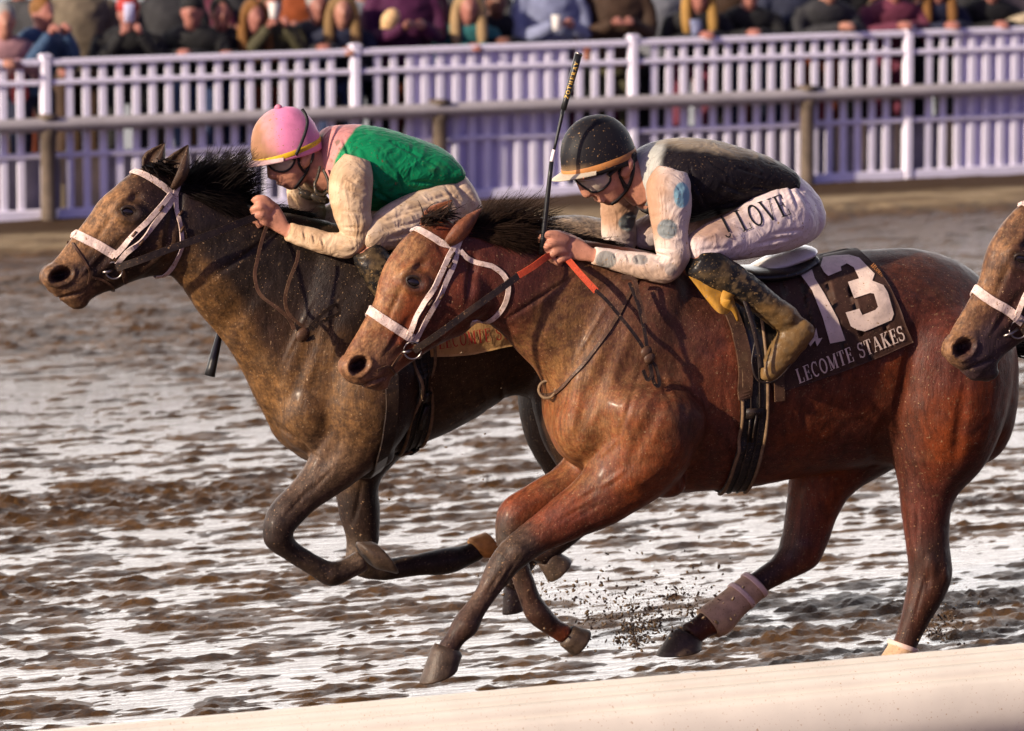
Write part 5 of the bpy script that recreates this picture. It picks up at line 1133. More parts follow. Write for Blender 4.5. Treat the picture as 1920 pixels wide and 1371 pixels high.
rein(HD, BD, 'rein', [(560, 470, .22), (556, 492, .235), (542, 528, .255), (535, 560, .265), (540, 586, .27), (556, 604, .28), (570, 612, .285)], .014, m_brown)
for pts, wd in (([(570, 630, .29), (590, 604, .295), (612, 582, .295), (632, 572, .29), (634, 588, .29), (610, 600, .30), (584, 618, .30)], .016), ([(556, 604, .28), (562, 622, .285), (574, 636, .29), (590, 632, .295)], .02)):
    rein(HD, BD, 'rein', pts, wd, m_leather)
mb = MB(); mb.ell(P(568, 628, YD - .29), [np.array([.026, 0, .02]), np.array([0, .014, 0]), np.array([-.016, 0, .024])], 10, 7); mb.build('rein_knot', m_brown, BD)

BT = bridle(HT, dict(at=(770, 600), label='pale bridle on the horse coming in at the right edge', w=.03,
  brow=[(852, 463), (830, 457), (806, 443), (785, 432), (772, 428)], nose=[(777, 640), (752, 620), (724, 604), (704, 590), (697, 584)],
  cheek1=[(850, 462), (836, 490), (818, 528), (797, 568), (780, 600), (766, 628)], cheek2=[(857, 466), (850, 496), (838, 522), (825, 552), (806, 586), (790, 615), (777, 641)],
  crown=[(854, 466), (860, 452), (866, 436), (872, 420), (876, 414)], throat=[[(862, 470), (875, 484), (893, 492), (922, 499), (941, 513), (951, 530), (952, 548), (944, 574), (926, 596), (903, 606), (888, 600)]],
  keepers=[(842, 498)], bit=(768, 652), bit_end=(742, 668), small=[('bit_strap', [(775, 640), (783, 660), (788, 676)], .014)]))
rein(HT, BT, 'rein', [(776, 658, .085), (820, 628, .14), (880, 584, .16), (974, 516, .16), (1060, 470, .14)], .024, m_leather)

# ------------------------------------------------------------------ letters
def SG(*p, w): return (list(p), w)
TK, TN = .15, .055
def arc(cx, cy, rx, ry, a0, a1, n=14):
    return [(cx + rx * math.cos(math.radians(a)), cy + ry * math.sin(math.radians(a))) for a in np.linspace(a0, a1, n)]
GLY = {
 'L': (.68, [([(.2, .03), (.2, .97)], TK), ([(.04, .97), (.36, .97)], TN), ([(.04, .03), (.66, .03)], TN), ([(.63, .03), (.63, .28)], TN)]),
 'E': (.70, [([(.2, .03), (.2, .97)], TK), ([(.04, .97), (.64, .97)], TN), ([(.04, .03), (.66, .03)], TN), ([(.63, .03), (.63, .28)], TN), ([(.61, .97), (.61, .76)], TN), ([(.2, .52), (.5, .52)], TN), ([(.5, .40), (.5, .64)], TN)]),
 'C': (.74, [(arc(.40, .5, .30, .47, 50, 310, 20), .11), ([(.63, .97), (.63, .68)], TN)]),
 'O': (.82, [(arc(.41, .5, .31, .46, 0, 360, 28), .12)]),
 'M': (.98, [([(.16, .03), (.16, .97)], TN), ([(.16, .97), (.46, .05)], TK), ([(.46, .05), (.78, .97)], TN), ([(.80, .03), (.80, .97)], TK), ([(.02, .97), (.24, .97)], TN), ([(.72, .97), (.96, .97)], TN), ([(.02, .03), (.30, .03)], TN), ([(.66, .03), (.96, .03)], TN)]),
 'T': (.72, [([(.36, .03), (.36, .97)], TK), ([(.04, .97), (.68, .97)], TN), ([(.06, .97), (.06, .72)], TN), ([(.66, .97), (.66, .72)], TN), ([(.20, .03), (.52, .03)], TN)]),
 'S': (.62, [(arc(.31, .74, .22, .22, 30, 270, 14) + arc(.31, .27, .24, .25, 90, -150, 14), .11), ([(.54, .97), (.54, .72)], TN), ([(.06, .03), (.06, .30)], TN)]),
 'A': (.84, [([(.12, .03), (.42, .97)], TN), ([(.42, .97), (.72, .03)], TK), ([(.24, .34), (.60, .34)], TN), ([(.0, .03), (.26, .03)], TN), ([(.56, .03), (.88, .03)], TN)]),
 'K': (.84, [([(.2, .03), (.2, .97)], TK), ([(.04, .97), (.36, .97)], TN), ([(.04, .03), (.36, .03)], TN), ([(.22, .45), (.66, .95)], TN), ([(.36, .58), (.70, .03)], TK), ([(.52, .97), (.80, .97)], TN), ([(.54, .03), (.86, .03)], TN)]),
 'J': (.50, [([(.32, .97), (.32, .2)], TK), (arc(.18, .14, .14, .14, 0, -180, 8), .09), ([(.12, .97), (.50, .97)], TN)]),
 'V': (.82, [([(.12, .97), (.42, .03)], TK), ([(.42, .03), (.72, .97)], TN), ([(.0, .97), (.28, .97)], TN), ([(.58, .97), (.86, .97)], TN)]),
 'Z': (.66, [([(.08, .97), (.6, .97)], TN * 1.6), ([(.6, .97), (.06, .03)], TK), ([(.06, .03), (.6, .03)], TN * 1.6)]),
 'P': (.68, [([(.2, .03), (.2, .97)], TK), (arc(.3, .73, .28, .23, 90, -90, 10), .1), ([(.2, .96), (.3, .96)], TN), ([(.2, .5), (.3, .5)], TN)]),
 'H': (.84, [([(.2, .03), (.2, .97)], TK), ([(.64, .03), (.64, .97)], TK), ([(.2, .5), (.64, .5)], TN * 1.4)]),
 'R': (.76, [([(.2, .03), (.2, .97)], TK), (arc(.3, .73, .26, .23, 90, -90, 10), .1), ([(.3, .5), (.68, .03)], TK)]),
 'Y': (.76, [([(.38, .03), (.38, .48)], TK), ([(.08, .97), (.38, .48)], TK), ([(.68, .97), (.38, .48)], TN)]),
 'N': (.84, [([(.16, .03), (.16, .97)], TN), ([(.16, .97), (.68, .03)], TK), ([(.68, .03), (.68, .97)], TN)]),
 ' ': (.42, [])}
def lettering(bvs, text, a, b, height, slant, mat, name, parent, base_curve=0.0, lift=.0025, weight=1.0, fallback=None, space=.10):
    """text along the line a-b (pixels) laid on the surfaces bvs"""
    a, b = np.array(a, float), np.array(b, float); tot = sum(GLY[c][0] + space for c in text) - space
    d = b - a; Lp = np.linalg.norm(d); d /= Lp; up = np.array([d[1], -d[0]]); sl = d * slant
    sx = Lp / tot; V, F = [], []; x0 = 0.0
    def put(u, v):
        bow = base_curve * 4 * (u / tot) * (1 - u / tot)
        q = a + d * u * sx + (up + sl) * (v * height) + up * bow
        best = None
        for bv in bvs:
            p, n = shoot(bv, *q)
            if p is not None and (best is None or p[1] < best[0][1]): best = (p, n)
        if best is None: return None
        return best[0] + best[1] * lift
    for c in text:
        w_, segs = GLY[c]
        for pts, wd in segs:
            pts = np.array(pts, float); wd = wd * weight
            if len(pts) == 2: pts = pts[0] + (pts[1] - pts[0]) * np.linspace(0, 1, 7)[:, None]
            T = np.gradient(pts, axis=0); T[:, 1] *= height / sx; T /= np.linalg.norm(T, axis=1)[:, None] + 1e-9
            Nn = np.stack([-T[:, 1], T[:, 0] * sx / height], 1); row = []
            for p, n in zip(pts, Nn):
                l, r = put(x0 + p[0] + n[0] * wd / 2, p[1] + n[1] * wd / 2), put(x0 + p[0] - n[0] * wd / 2, p[1] - n[1] * wd / 2)
                if l is None or r is None: row.append(None); continue
                V += [l, r]; row.append(len(V) - 2)
            for i in range(len(row) - 1):
                if row[i] is not None and row[i + 1] is not None and np.linalg.norm(V[row[i]] - V[row[i + 1]]) < .08: F.append((row[i], row[i] + 1, row[i + 1] + 1, row[i + 1]))
        x0 += w_ + space
    if V: return obj(name, V, F, mat, parent, smooth=False)
def poly_on(bvs, poly, mat, name, parent, lift=.003, cuts=3):
    bm = bmesh.new(); tri = tessellate_polygon([[Vector((x, y, 0)) for x, y in poly]]); vs_ = [bm.verts.new((x, y, 0)) for x, y in poly]
    for t3 in tri:
        try: bm.faces.new([vs_[i] for i in t3])
        except ValueError: pass
    bmesh.ops.subdivide_edges(bm, edges=bm.edges[:], cuts=cuts, use_grid_fill=True); bmesh.ops.triangulate(bm, faces=bm.faces[:]); bm.verts.index_update()
    V, ok = [], []
    for v in bm.verts:
        best = None
        for bv in bvs:
            p, n = shoot(bv, v.co.x, v.co.y)
            if p is not None and (best is None or p[1] < best[0][1]): best = (p, n)
        ok.append(best is not None); V.append(best[0] + best[1] * lift if best else np.zeros(3))
    F = [[v.index for v in f.verts] for f in bm.faces]; F = [f for f in F if all(ok[i] for i in f)]; bm.free()
    if F: return obj(name, V, F, mat, parent, smooth=False)
lettering([JB[3]], 'J LOVE', (1361, 447), (1484, 402), 42, -.10, m_blackst, 'lettering', JB[0], weight=.85, lift=.004, space=.06)

hn = [c for c in wb.children if c.name.startswith('handle')][0]; hv = np.array([v.co[:] for v in hn.data.vertices]) + np.array(parent_loc(wb)); hb = BVHTree.FromPolygons([Vector(v) for v in hv], [list(p_.vertices) for p_ in hn.data.polygons])
lettering([hb], 'ZOTHERAY', (1065, 186), (1085, 117), 7, 0, m_gold, 'lettering', wb, weight=.9, lift=.0012, space=.14)
# ------------------------------------------------------------------ number cloths
def cloth_on(h, rows, nu, nv, lift, thick, name, mat, parent):
    """rows: pixel polylines from the spine down; a lifted sheet with thickness, carried over the back to the far side"""
    R_ = np.array([cat_rom(np.array([h.tf(*p) for p in r], float), 8)[np.linspace(0, (len(r) - 1) * 8, nu).astype(int)] for r in rows])
    G_ = cat_rom(R_.reshape(len(rows), -1), max(2, nv // (len(rows) - 1))).reshape(-1, nu, 2); nv = len(G_)
    PP = np.zeros((nv, nu, 3)); NN = np.zeros((nv, nu, 3))
    for i in range(nv):
        for j in range(nu):
            p, n = surf(h, *G_[i, j], t=.06 if i == 0 else .2); PP[i, j], NN[i, j] = p, n
    for _ in range(3):
        Q = NN.copy(); Q[1:-1] += NN[:-2] + NN[2:]; Q[:, 1:-1] += NN[:, :-2] + NN[:, 2:]; NN = Q / np.linalg.norm(Q, axis=2)[..., None]
    wv = (fbm(PP, 11, 3, 77) - .5)[..., None] * .010
    O = PP + NN * (lift + thick) + NN * wv; I = PP + NN * lift * .4
    M = O.copy(); M[..., 1] = 2 * h.Y - M[..., 1]; MI = I.copy(); MI[..., 1] = 2 * h.Y - MI[..., 1]
    O = np.concatenate([M[::-1], O]); I = np.concatenate([MI[::-1], I]); nv = len(O)
    V = np.concatenate([O.reshape(-1, 3), I.reshape(-1, 3)]); K = nv * nu; idx = np.arange(K).reshape(nv, nu)
    F = [(idx[i, j], idx[i, j + 1], idx[i + 1, j + 1], idx[i + 1, j]) for i in range(nv - 1) for j in range(nu - 1)]
    F = [f[::-1] for f in F] + [tuple(q + K for q in f) for f in F]
    for i in range(nv - 1):
        for j, s_ in ((0, 1), (nu - 1, -1)): f = (idx[i, j], idx[i + 1, j], idx[i + 1, j] + K, idx[i, j] + K); F.append(f[::s_])
    for j in range(nu - 1):
        for i, s_ in ((0, -1), (nv - 1, 1)): f = (idx[i, j], idx[i, j + 1], idx[i, j + 1] + K, idx[i, j] + K); F.append(f[::s_])
    o = obj(name, V, F, mat, parent); bv = bvh_of(V, np.array(F)); return o, bv
NC = empty('saddlecloth', P(1560, 520, YB), 'dark saddlecloth with big white 13 and race name', 'saddlecloth', 'number cloths under the saddles')
o, BNC = cloth_on(HB, [[(1362, 516), (1450, 502), (1520, 484), (1575, 474), (1608, 472)], [(1380, 562), (1460, 548), (1530, 530), (1600, 515), (1645, 510)], [(1408, 620), (1470, 610), (1545, 595), (1620, 575), (1676, 560)], [(1430, 690), (1490, 676), (1560, 655), (1635, 630), (1694, 606)], [(1452, 736), (1520, 716), (1580, 695), (1650, 668), (1708, 642)]], 40, 40, .006, .008, 'cloth', m_num, NC)
def cr(pts, ox=1150, oy=440, k=2.742): return [(ox + x / k, oy + y / k) for x, y in pts]
poly_on([BNC], cr([(958, 185), (985, 150), (1010, 150), (1035, 230), (1085, 310), (1150, 430), (1190, 545), (1112, 560), (1075, 430), (1020, 290), (955, 200)]), m_numw, 'numeral', NC, .0045, 4)
poly_on([BNC], cr([(1065, 165), (1078, 120), (1130, 112), (1212, 108), (1262, 122), (1342, 205), (1330, 240), (1385, 262), (1408, 300), (1440, 410), (1428, 440), (1290, 498), (1250, 490), (1218, 472), (1192, 402), (1222, 394), (1262, 382), (1278, 415), (1345, 388), (1358, 372), (1338, 306), (1320, 302), (1236, 330), (1204, 246), (1262, 228), (1235, 172), (1200, 152), (1168, 168), (1172, 188), (1104, 216), (1082, 196)]), m_numw, 'numeral', NC, .0045, 4)
lettering([BNC], 'LECOMTE STAKES', (1497, 720), (1697, 637), 28, .10, m_numw, 'lettering', NC, lift=.0045, weight=1.2)
poly_on([BNC], cr([(985, 548), (1012, 545), (1028, 530), (1040, 480), (1052, 535), (1072, 530), (1060, 552), (1045, 575), (1035, 545), (1010, 575), (1000, 556)]), m_numw, 'emblem', NC, .0045, 2)
lettering([BNC], 'LECOMTE', (1632, 500), (1652, 521), 12, 0, plain('orange_print', (.45, .18, .05), .6), 'lettering', NC, lift=.0045, weight=1.3)
ND = empty('saddlecloth', P(880, 560, YD), 'tan saddlecloth with red race name, half hidden behind the bay head', 'saddlecloth', 'number cloths under the saddles')
o, BND = cloth_on(HD, [[(770, 446), (850, 436), (920, 424), (985, 414)], [(784, 500), (860, 495), (930, 486), (1000, 478)], [(796, 580), (870, 575), (945, 566), (1016, 560)], [(806, 668), (880, 664), (955, 648), (1030, 640)]], 30, 30, .006, .008, 'cloth', m_tancloth, ND)
lettering([BND], 'LECOMTE STAKES', (822, 655), (1010, 626), 25, .05, m_redp, 'lettering', ND, lift=.004, weight=1.0)

# ------------------------------------------------------------------ saddles, girths, stirrups
def girth(h, parent, path, wd, mat, edge):
    strap(h, parent, 'girth', path, wd, mat, .010, .008, wrap=True)
    PP, NN = path_on(h, path, lift=.014)
    T = np.gradient(PP, axis=0); T /= np.linalg.norm(T, axis=1)[:, None]; S = np.cross(T, NN)
    for sg in (-1, 1):
        for off in ((wd / 2 - .004, .007, m_pipe), (wd * .16, .0035, m_leather)):
            mb = MB(); A = PP + S * sg * off[0] + NN * .003; mb.tube(A, off[1], 7); mb.build('girth_piping', off[2], parent)
SB = empty('saddle', P(1420, 510, YB), 'black race saddle with wet white seat on the bay horse', 'saddle', 'race saddles')
girth(HB, SB, [(1400, 590), (1408, 650), (1413, 720), (1412, 790), (1402, 850), (1386, 900), (1372, 920)], .115, m_girth, None)
f = Figure(YB); f.slices([(1300, 500, 1300, 520, .06), (1335, 488, 1335, 528, .15), (1400, 498, 1400, 530, .17), (1460, 492, 1462, 522, .16), (1515, 470, 1518, 500, .10)], n=24); V, F = remesh(f, .006, 4); obj('saddle_tree', V, F, m_saddle, SB)
f = Figure(YB); f.slices([(1398, 504, 1400, 512, .03), (1425, 492, 1430, 512, .085), (1460, 476, 1468, 500, .115), (1498, 462, 1506, 484, .115), (1516, 460, 1520, 474, .07)], n=24); V, F = remesh(f, .005, 3); obj('seat', V, F, m_seat, SB)
strap(HB, SB, 'saddle_flap', [(1352, 560), (1372, 600), (1388, 650), (1395, 700), (1392, 746)], .062, m_brown, .006, .022)
strap(HB, SB, 'billet', [(1452, 640), (1456, 690), (1458, 750)], .046, m_brown, .006, .020)
strap(HB, SB, 'saddle_skirt', [(1360, 520), (1400, 560), (1424, 610), (1432, 668)], .16, m_saddle, .008, .014)
mb = MB(); A = air(HB, [(1396, 560, .345), (1412, 610, .375), (1424, 660, .385), (1428, 690, .385)]); mb.ribbon(A, np.tile([0, -1., 0], (len(A), 1)), .022, .005); mb.build('stirrup_leather', m_leather, SB)
mb = MB(); A = air(HB, [(1416, 640, .36), (1410, 680, .375), (1420, 712, .38), (1448, 716, .38), (1476, 692, .37), (1484, 664, .355)], 6); mb.tube(A, .004, 8); mb.build('stirrup', m_leather, SB)
for x, y, w2, h2 in ((1410, 772, .036, .020), (1410, 800, .004, .06), (1402, 800, .004, .06)):
    p, n = surf(HB, x, y); mb = MB(); u = np.cross([0, 0, 1.], n); u /= np.linalg.norm(u); mb.box(p + n * .020, [w2, .005, h2], [u, n, np.cross(n, u)]); mb.build('girth_buckle', m_leather, SB)
YC = empty('cloth', P(1340, 540, YB), 'yellow cloth folded under the front of the black saddle', 'cloth')
fold = [[(1292, 518, .30), (1330, 534, .318), (1372, 548, .33)], [(1306, 536, .31), (1336, 552, .33), (1378, 570, .335)], [(1324, 560, .32), (1346, 572, .345), (1372, 580, .335)], [(1340, 580, .325), (1350, 588, .345), (1362, 590, .34)]]
A = np.array([[P(x, y, YB - t) for x, y, t in cat_rom(np.array(r), 4)] for r in fold]); A = cat_rom(A.reshape(4, -1), 4).reshape(-1, 9, 3)
V = np.concatenate([A.reshape(-1, 3), A.reshape(-1, 3) + np.array([0, .006, 0])]); nv_, nu_ = A.shape[:2]; idx = np.arange(nv_ * nu_).reshape(nv_, nu_); K = nv_ * nu_
F = [(idx[i, j], idx[i, j + 1], idx[i + 1, j + 1], idx[i + 1, j]) for i in range(nv_ - 1) for j in range(nu_ - 1)]; F = F + [tuple(q + K for q in f_[::-1]) for f_ in F]
obj('fold', V, F, m_yellow, YC)
A = np.array([P(x, y, YB - t) for x, y, t in cat_rom(np.array([(1368, 546, .338), (1360, 566, .35), (1376, 580, .35), (1384, 602, .34)]), 5)]); mb = MB(); mb.ribbon(A, np.tile([-.3, -1., 0], (len(A), 1)), np.linspace(.055, .01, len(A)), .005); mb.build('flap', m_yellow, YC)

SD = empty('saddle', P(770, 450, YD), 'black saddle and girth on the dark horse, mostly behind the bay head', 'saddle', 'race saddles')
girth(HD, SD, [(786, 590), (792, 660), (792, 730), (784, 800), (770, 838), (762, 846)], .105, m_girth, None)
strap(HD, SD, 'surcingle', [(722, 600), (730, 680), (732, 760), (724, 820), (712, 856)], .058, m_leather, .006, .018, wrap=True)
f = Figure(YD); f.slices([(690, 436, 690, 456, .06), (725, 428, 725, 466, .15), (790, 436, 790, 466, .17), (850, 428, 852, 458, .16), (905, 408, 908, 438, .10)], n=24); V, F = remesh(f, .007, 3); obj('saddle_tree', V, F, m_saddle, SD)
for x, y, w2, h2 in ((792, 742, .036, .020), (790, 778, .012, .06)):
    p, n = surf(HD, x, y); mb = MB(); u = np.cross([0, 0, 1.], n); u /= np.linalg.norm(u); mb.box(p + n * .020, [w2, .005, h2], [u, n, np.cross(n, u)]); mb.build('girth_buckle', m_leather, SD)

# ------------------------------------------------------------------ leg wraps on the bay
def wrap_leg(chain, t, label, tapes):
    c = P(chain[0][0], chain[0][1], YB - t); r = empty('leg_bandage', c, label, 'bandage', 'bandages on the bay hind legs')
    f = Figure(YB); f.limb([(x, y, rr_, t, .9) for x, y, rr_ in chain], n=22, sub=6)
    V = f.verts(); V = V + 0; obj('wrap', V, f.F, m_wrap, r)
    for seg in tapes:
        f = Figure(YB); f.limb([(x, y, rr_, t, .91) for x, y, rr_ in seg], n=22, sub=3); obj('tape', f.verts(), f.F, m_wrapw, r)
wrap_leg([(1420, 1094, 26), (1400, 1110, 27), (1372, 1134, 28), (1346, 1158, 32), (1328, 1170, 31)], -.14, 'muddy pale bandage on the far hind leg, stretched forward', [[(1418, 1094, 28), (1411, 1100, 28.5)], [(1394, 1114, 29), (1387, 1120, 29.2)]])
wrap_leg([(1695, 1208, 25), (1690, 1222, 25), (1680, 1246, 29), (1672, 1256, 28)], .15, 'bandage just showing above the cream rail on the near hind leg', [[(1694, 1208, 27), (1691, 1216, 27)]])
# ================================================================== the crowd behind the fence
_tm = {}
def tmesh(key, mb, vox=.02, it=3, sub=False):
    V, F = remesh(mb, vox, it); me = bpy.data.meshes.new(key); n, k = F.shape
    me.vertices.add(len(V)); me.vertices.foreach_set('co', V.astype(np.float32).ravel()); me.loops.add(n * k); me.loops.foreach_set('vertex_index', F.astype(np.int32).ravel())
    me.polygons.add(n); me.polygons.foreach_set('loop_start', np.arange(0, n * k, k, dtype=np.int32)); me.polygons.foreach_set('loop_total', np.full(n, k, np.int32)); me.update(calc_edges=True)
    me.polygons.foreach_set('use_smooth', np.ones(n, bool)); me.materials.append(None); _tm[key] = me
def chain(mb, pts, n=12, flat=1.0):
    A = cat_rom(np.array(pts, float), 4); mb.tube(A[:, :3], A[:, 3], n)
def torso_l(mb, rows, n=20):
    """rows: centre y, z, half depth, half width, lean of the section"""
    A = cat_rom(np.array(rows, float), 4); C = np.stack([0 * A[:, 0], A[:, 0], A[:, 1]], 1)
    mb.loft(C, np.array([[0, 1., 0]]) * A[:, 2:3], np.array([[1., 0, 0]]) * A[:, 3:4], n)
POSES = {
 'lean': dict(tor=[(.10, .86, .11, .15), (.08, .98, .12, .165), (.00, 1.10, .125, .18), (-.06, 1.20, .115, .20), (-.09, 1.27, .085, .18), (-.10, 1.32, .06, .09)], neck=(-.10, 1.27), head=(-.14, 1.42),
   arm=[(.185, -.05, 1.24, .058), (.235, -.10, 1.12, .055), (.24, -.18, 1.02, .05), (.23, -.26, 1.07, .046), (.12, -.36, 1.12, .042), (.04, -.42, 1.14, .036)], hand=(.02, -.44, 1.14)),
 'stand': dict(tor=[(.02, .86, .12, .16), (.02, 1.0, .125, .17), (.0, 1.16, .13, .19), (-.0, 1.32, .125, .21), (.0, 1.41, .09, .19), (.0, 1.46, .06, .09)], neck=(0, 1.42), head=(-.02, 1.60),
   arm=[(.20, .0, 1.38, .062), (.245, .01, 1.25, .058), (.25, .02, 1.10, .054), (.235, -.08, .98, .048), (.19, -.17, .92, .042)], hand=(.17, -.21, .90)),
 'chest': dict(tor=[(.02, .86, .12, .16), (.02, 1.0, .125, .17), (.0, 1.16, .13, .19), (-.0, 1.32, .125, .21), (.0, 1.41, .09, .19), (.0, 1.46, .06, .09)], neck=(0, 1.42), head=(-.02, 1.60),
   arm=[(.20, .0, 1.38, .062), (.25, -.02, 1.25, .058), (.24, -.08, 1.12, .054), (.16, -.22, 1.15, .048), (.07, -.28, 1.20, .042)], hand=(.04, -.30, 1.22)),
 'phone': dict(tor=[(.06, .86, .115, .155), (.05, .98, .12, .165), (.0, 1.12, .125, .185), (-.03, 1.24, .115, .20), (-.04, 1.31, .085, .18), (-.05, 1.36, .06, .09)], neck=(-.05, 1.31), head=(-.09, 1.46),
   arm=[(.19, -.02, 1.28, .06), (.24, -.08, 1.16, .056), (.23, -.16, 1.10, .052), (.16, -.24, 1.20, .046), (.07, -.28, 1.32, .04)], hand=(.045, -.29, 1.37)),
}
for nm, p in POSES.items():
    hy, hz = p['head']; leg = [(.10, .06, .88, .095), (.105, .03, .60, .075), (.105, .02, .48, .066), (.11, .04, .25, .058), (.11, .05, .06, .045)]
    b = MB(); torso_l(b, [(y, z, d * .85, w_ * .85) for y, z, d, w_ in p['tor']]); ny, nz = p['neck']; chain(b, [(0, ny, nz - .05, .06), (0, (ny + hy) / 2, nz + .04, .056), (0, hy + .01, hz, .055)])
    b.ell([0, hy, hz + .01], [[0, 0, .122], [.078, 0, 0], [0, .098, 0]]); b.ell([0, hy - .025, hz - .06], [[0, 0, .06], [.056, 0, 0], [0, .064, 0]])
    b.ell([0, hy - .105, hz - .015], [[0, -.012, .024], [.014, 0, 0], [0, .018, 0]])
    for s in (-1, 1):
        b.ell([s * .08, hy + .01, hz - .005], [[0, 0, .032], [.012, 0, 0], [0, .018, 0]])
        chain(b, [(s * x, y, z, r * .75) for x, y, z, r in p['arm']]); hx, hy_, hz_ = p['hand']; b.ell([s * hx, hy_, hz_], [[0, -.055, .02], [.034, 0, 0], [0, .01, .036]])
        for k in range(4): chain(b, [(s * (hx - .025 + .016 * k), hy_ - .03, hz_ + .01, .011), (s * (hx - .025 + .016 * k), hy_ - .075, hz_ + .0, .011), (s * (hx - .025 + .015 * k), hy_ - .085, hz_ - .035, .010)], 6)
        chain(b, [(s * x, y, z, r * .8) for x, y, z, r in leg]); b.ell([s * .11, -.02, .04], [[0, -.13, 0], [.045, 0, 0], [0, 0, .04]])
    tmesh(nm + 'body', b, .016)
    j = MB(); torso_l(j, p['tor'])
    for s in (-1, 1): chain(j, [(s * x, y, z, r) for x, y, z, r in p['arm']])
    V, F = remesh(j, .018, 3); V = wrinkle(V, F, .012, 3, (9, 9, 14)); me = bpy.data.meshes.new(nm + 'jacket'); me.from_pydata(V.tolist(), [], F.tolist()); me.polygons.foreach_set('use_smooth', np.ones(len(F), bool)); me.materials.append(None); _tm[nm + 'jacket'] = me
    tr = MB(); torso_l(tr, [(p['tor'][0][0], .80, .10, .14), (p['tor'][0][0], .90, .118, .158), (p['tor'][1][0], 1.0, .10, .14)])
    for s in (-1, 1): chain(tr, [(s * x, y, z, r) for x, y, z, r in leg])
    tmesh(nm + 'trousers', tr, .02)
    cl = MB(); torso_l(cl, [(p['tor'][-2][0] - .005, p['tor'][-2][1] + .015, .085, .125), (p['tor'][-1][0] - .01, p['tor'][-1][1] + .03, .078, .088)]); tmesh(nm + 'collar', cl, .014)
    for hk in ('short', 'long', 'cap', 'beanie'):
        h = MB(); c = np.array([0, hy, hz])
        if hk in ('short', 'long'):
            h.ell(c + [0, .018, .04], [[0, 0, .104], [.088, 0, 0], [0, .102, 0]])
        if hk == 'long':
            for s in (-1, 1): chain(h, [(s * .055, hy - .02, hz + .09, .035), (s * .09, hy - .01, hz + .0, .04), (s * .10, hy - .02, hz - .12, .045), (s * .10, hy - .05, hz - .24, .04), (s * .09, hy - .06, hz - .31, .02)])
            chain(h, [(0, hy + .05, hz + .08, .08), (0, hy + .08, hz - .08, .09), (0, hy + .10, hz - .22, .07)])
        if hk in ('cap', 'beanie'):
            h.ell(c + [0, .008, .062], [[0, 0, .09], [.092, 0, 0], [0, .108, 0]])
            if hk == 'cap': h.ell(c + [0, -.115, .055], [[0, 0, .012], [.07, 0, 0], [0, .08, -.015]])
        tmesh(nm + hk, h, .012, 2)
def cm(nm, c, rough=.75): return plain('crowd_' + nm, tuple(v * .7 for v in c), rough, var=.3, nscale=7, bst=.2, bscale=30)
PAL = dict(denim=(.05, .10, .19), black=(.012, .012, .014), charcoal=(.035, .035, .04), tan=(.20, .16, .11), grey=(.20, .21, .25), paleblue=(.24, .27, .42), maroon=(.075, .012, .055), teal=(.035, .17, .17), brown=(.055, .03, .018), navy=(.018, .022, .05), red=(.36, .035, .03), orange=(.30, .07, .02), pink=(.36, .20, .22), white=(.6, .58, .56), olive=(.07, .065, .035), plum=(.14, .03, .06), cream=(.42, .35, .25), indigo=(.03, .05, .13), rust=(.16, .04, .02))
CM = {k: cm(k, v) for k, v in PAL.items()}
SK = [cm('skin%d' % i, c, .5) for i, c in enumerate([(.36, .15, .12), (.30, .125, .10), (.16, .07, .05), (.40, .19, .14)])]
HR = dict(blonde=cm('blonde', (.33, .22, .11)), honey=cm('honey_hair', (.20, .12, .05)), gold=cm('golden_hair', (.34, .19, .05)), brownh=cm('brown_hair', (.10, .055, .025)), dark=cm('dark_hair', (.02, .014, .010)), greyh=cm('grey_hair', (.28, .27, .26)), auburn=cm('auburn_hair', (.2, .09, .025)))
def put(o, mesh, mat, parent):
    c = bpy.data.objects.new(o, _tm[mesh]); COL.objects.link(c); c.parent = parent; c.material_slots[0].link = 'OBJECT'; c.material_slots[0].material = mat; return c
CROWD = 'spectators packed behind the picket fence'
def spectator(px, dy, pose, jk, tr, hair, hcol, label, sc=1.0, rz=0.0, skin=0, collar=None):
    Yp = Y_FENCE + .40 + dy; x = xpix(px, Yp)
    r = empty('person', [x, Yp, .042], label, 'person', CROWD); r.rotation_euler = (0, 0, rz + math.pi * 0 - YAW * .6); r.scale = (sc,) * 3
    put('body', pose + 'body', SK[skin], r); put('jacket', pose + 'jacket', CM[jk], r); put('trousers', pose + 'trousers', CM[tr], r)
    if collar: put('collar', pose + 'collar', CM[collar], r)
    if hair: put('hat' if hair in ('cap', 'beanie') else 'hair', pose + hair, (CM.get(hcol) or HR.get(hcol)), r)
    return r
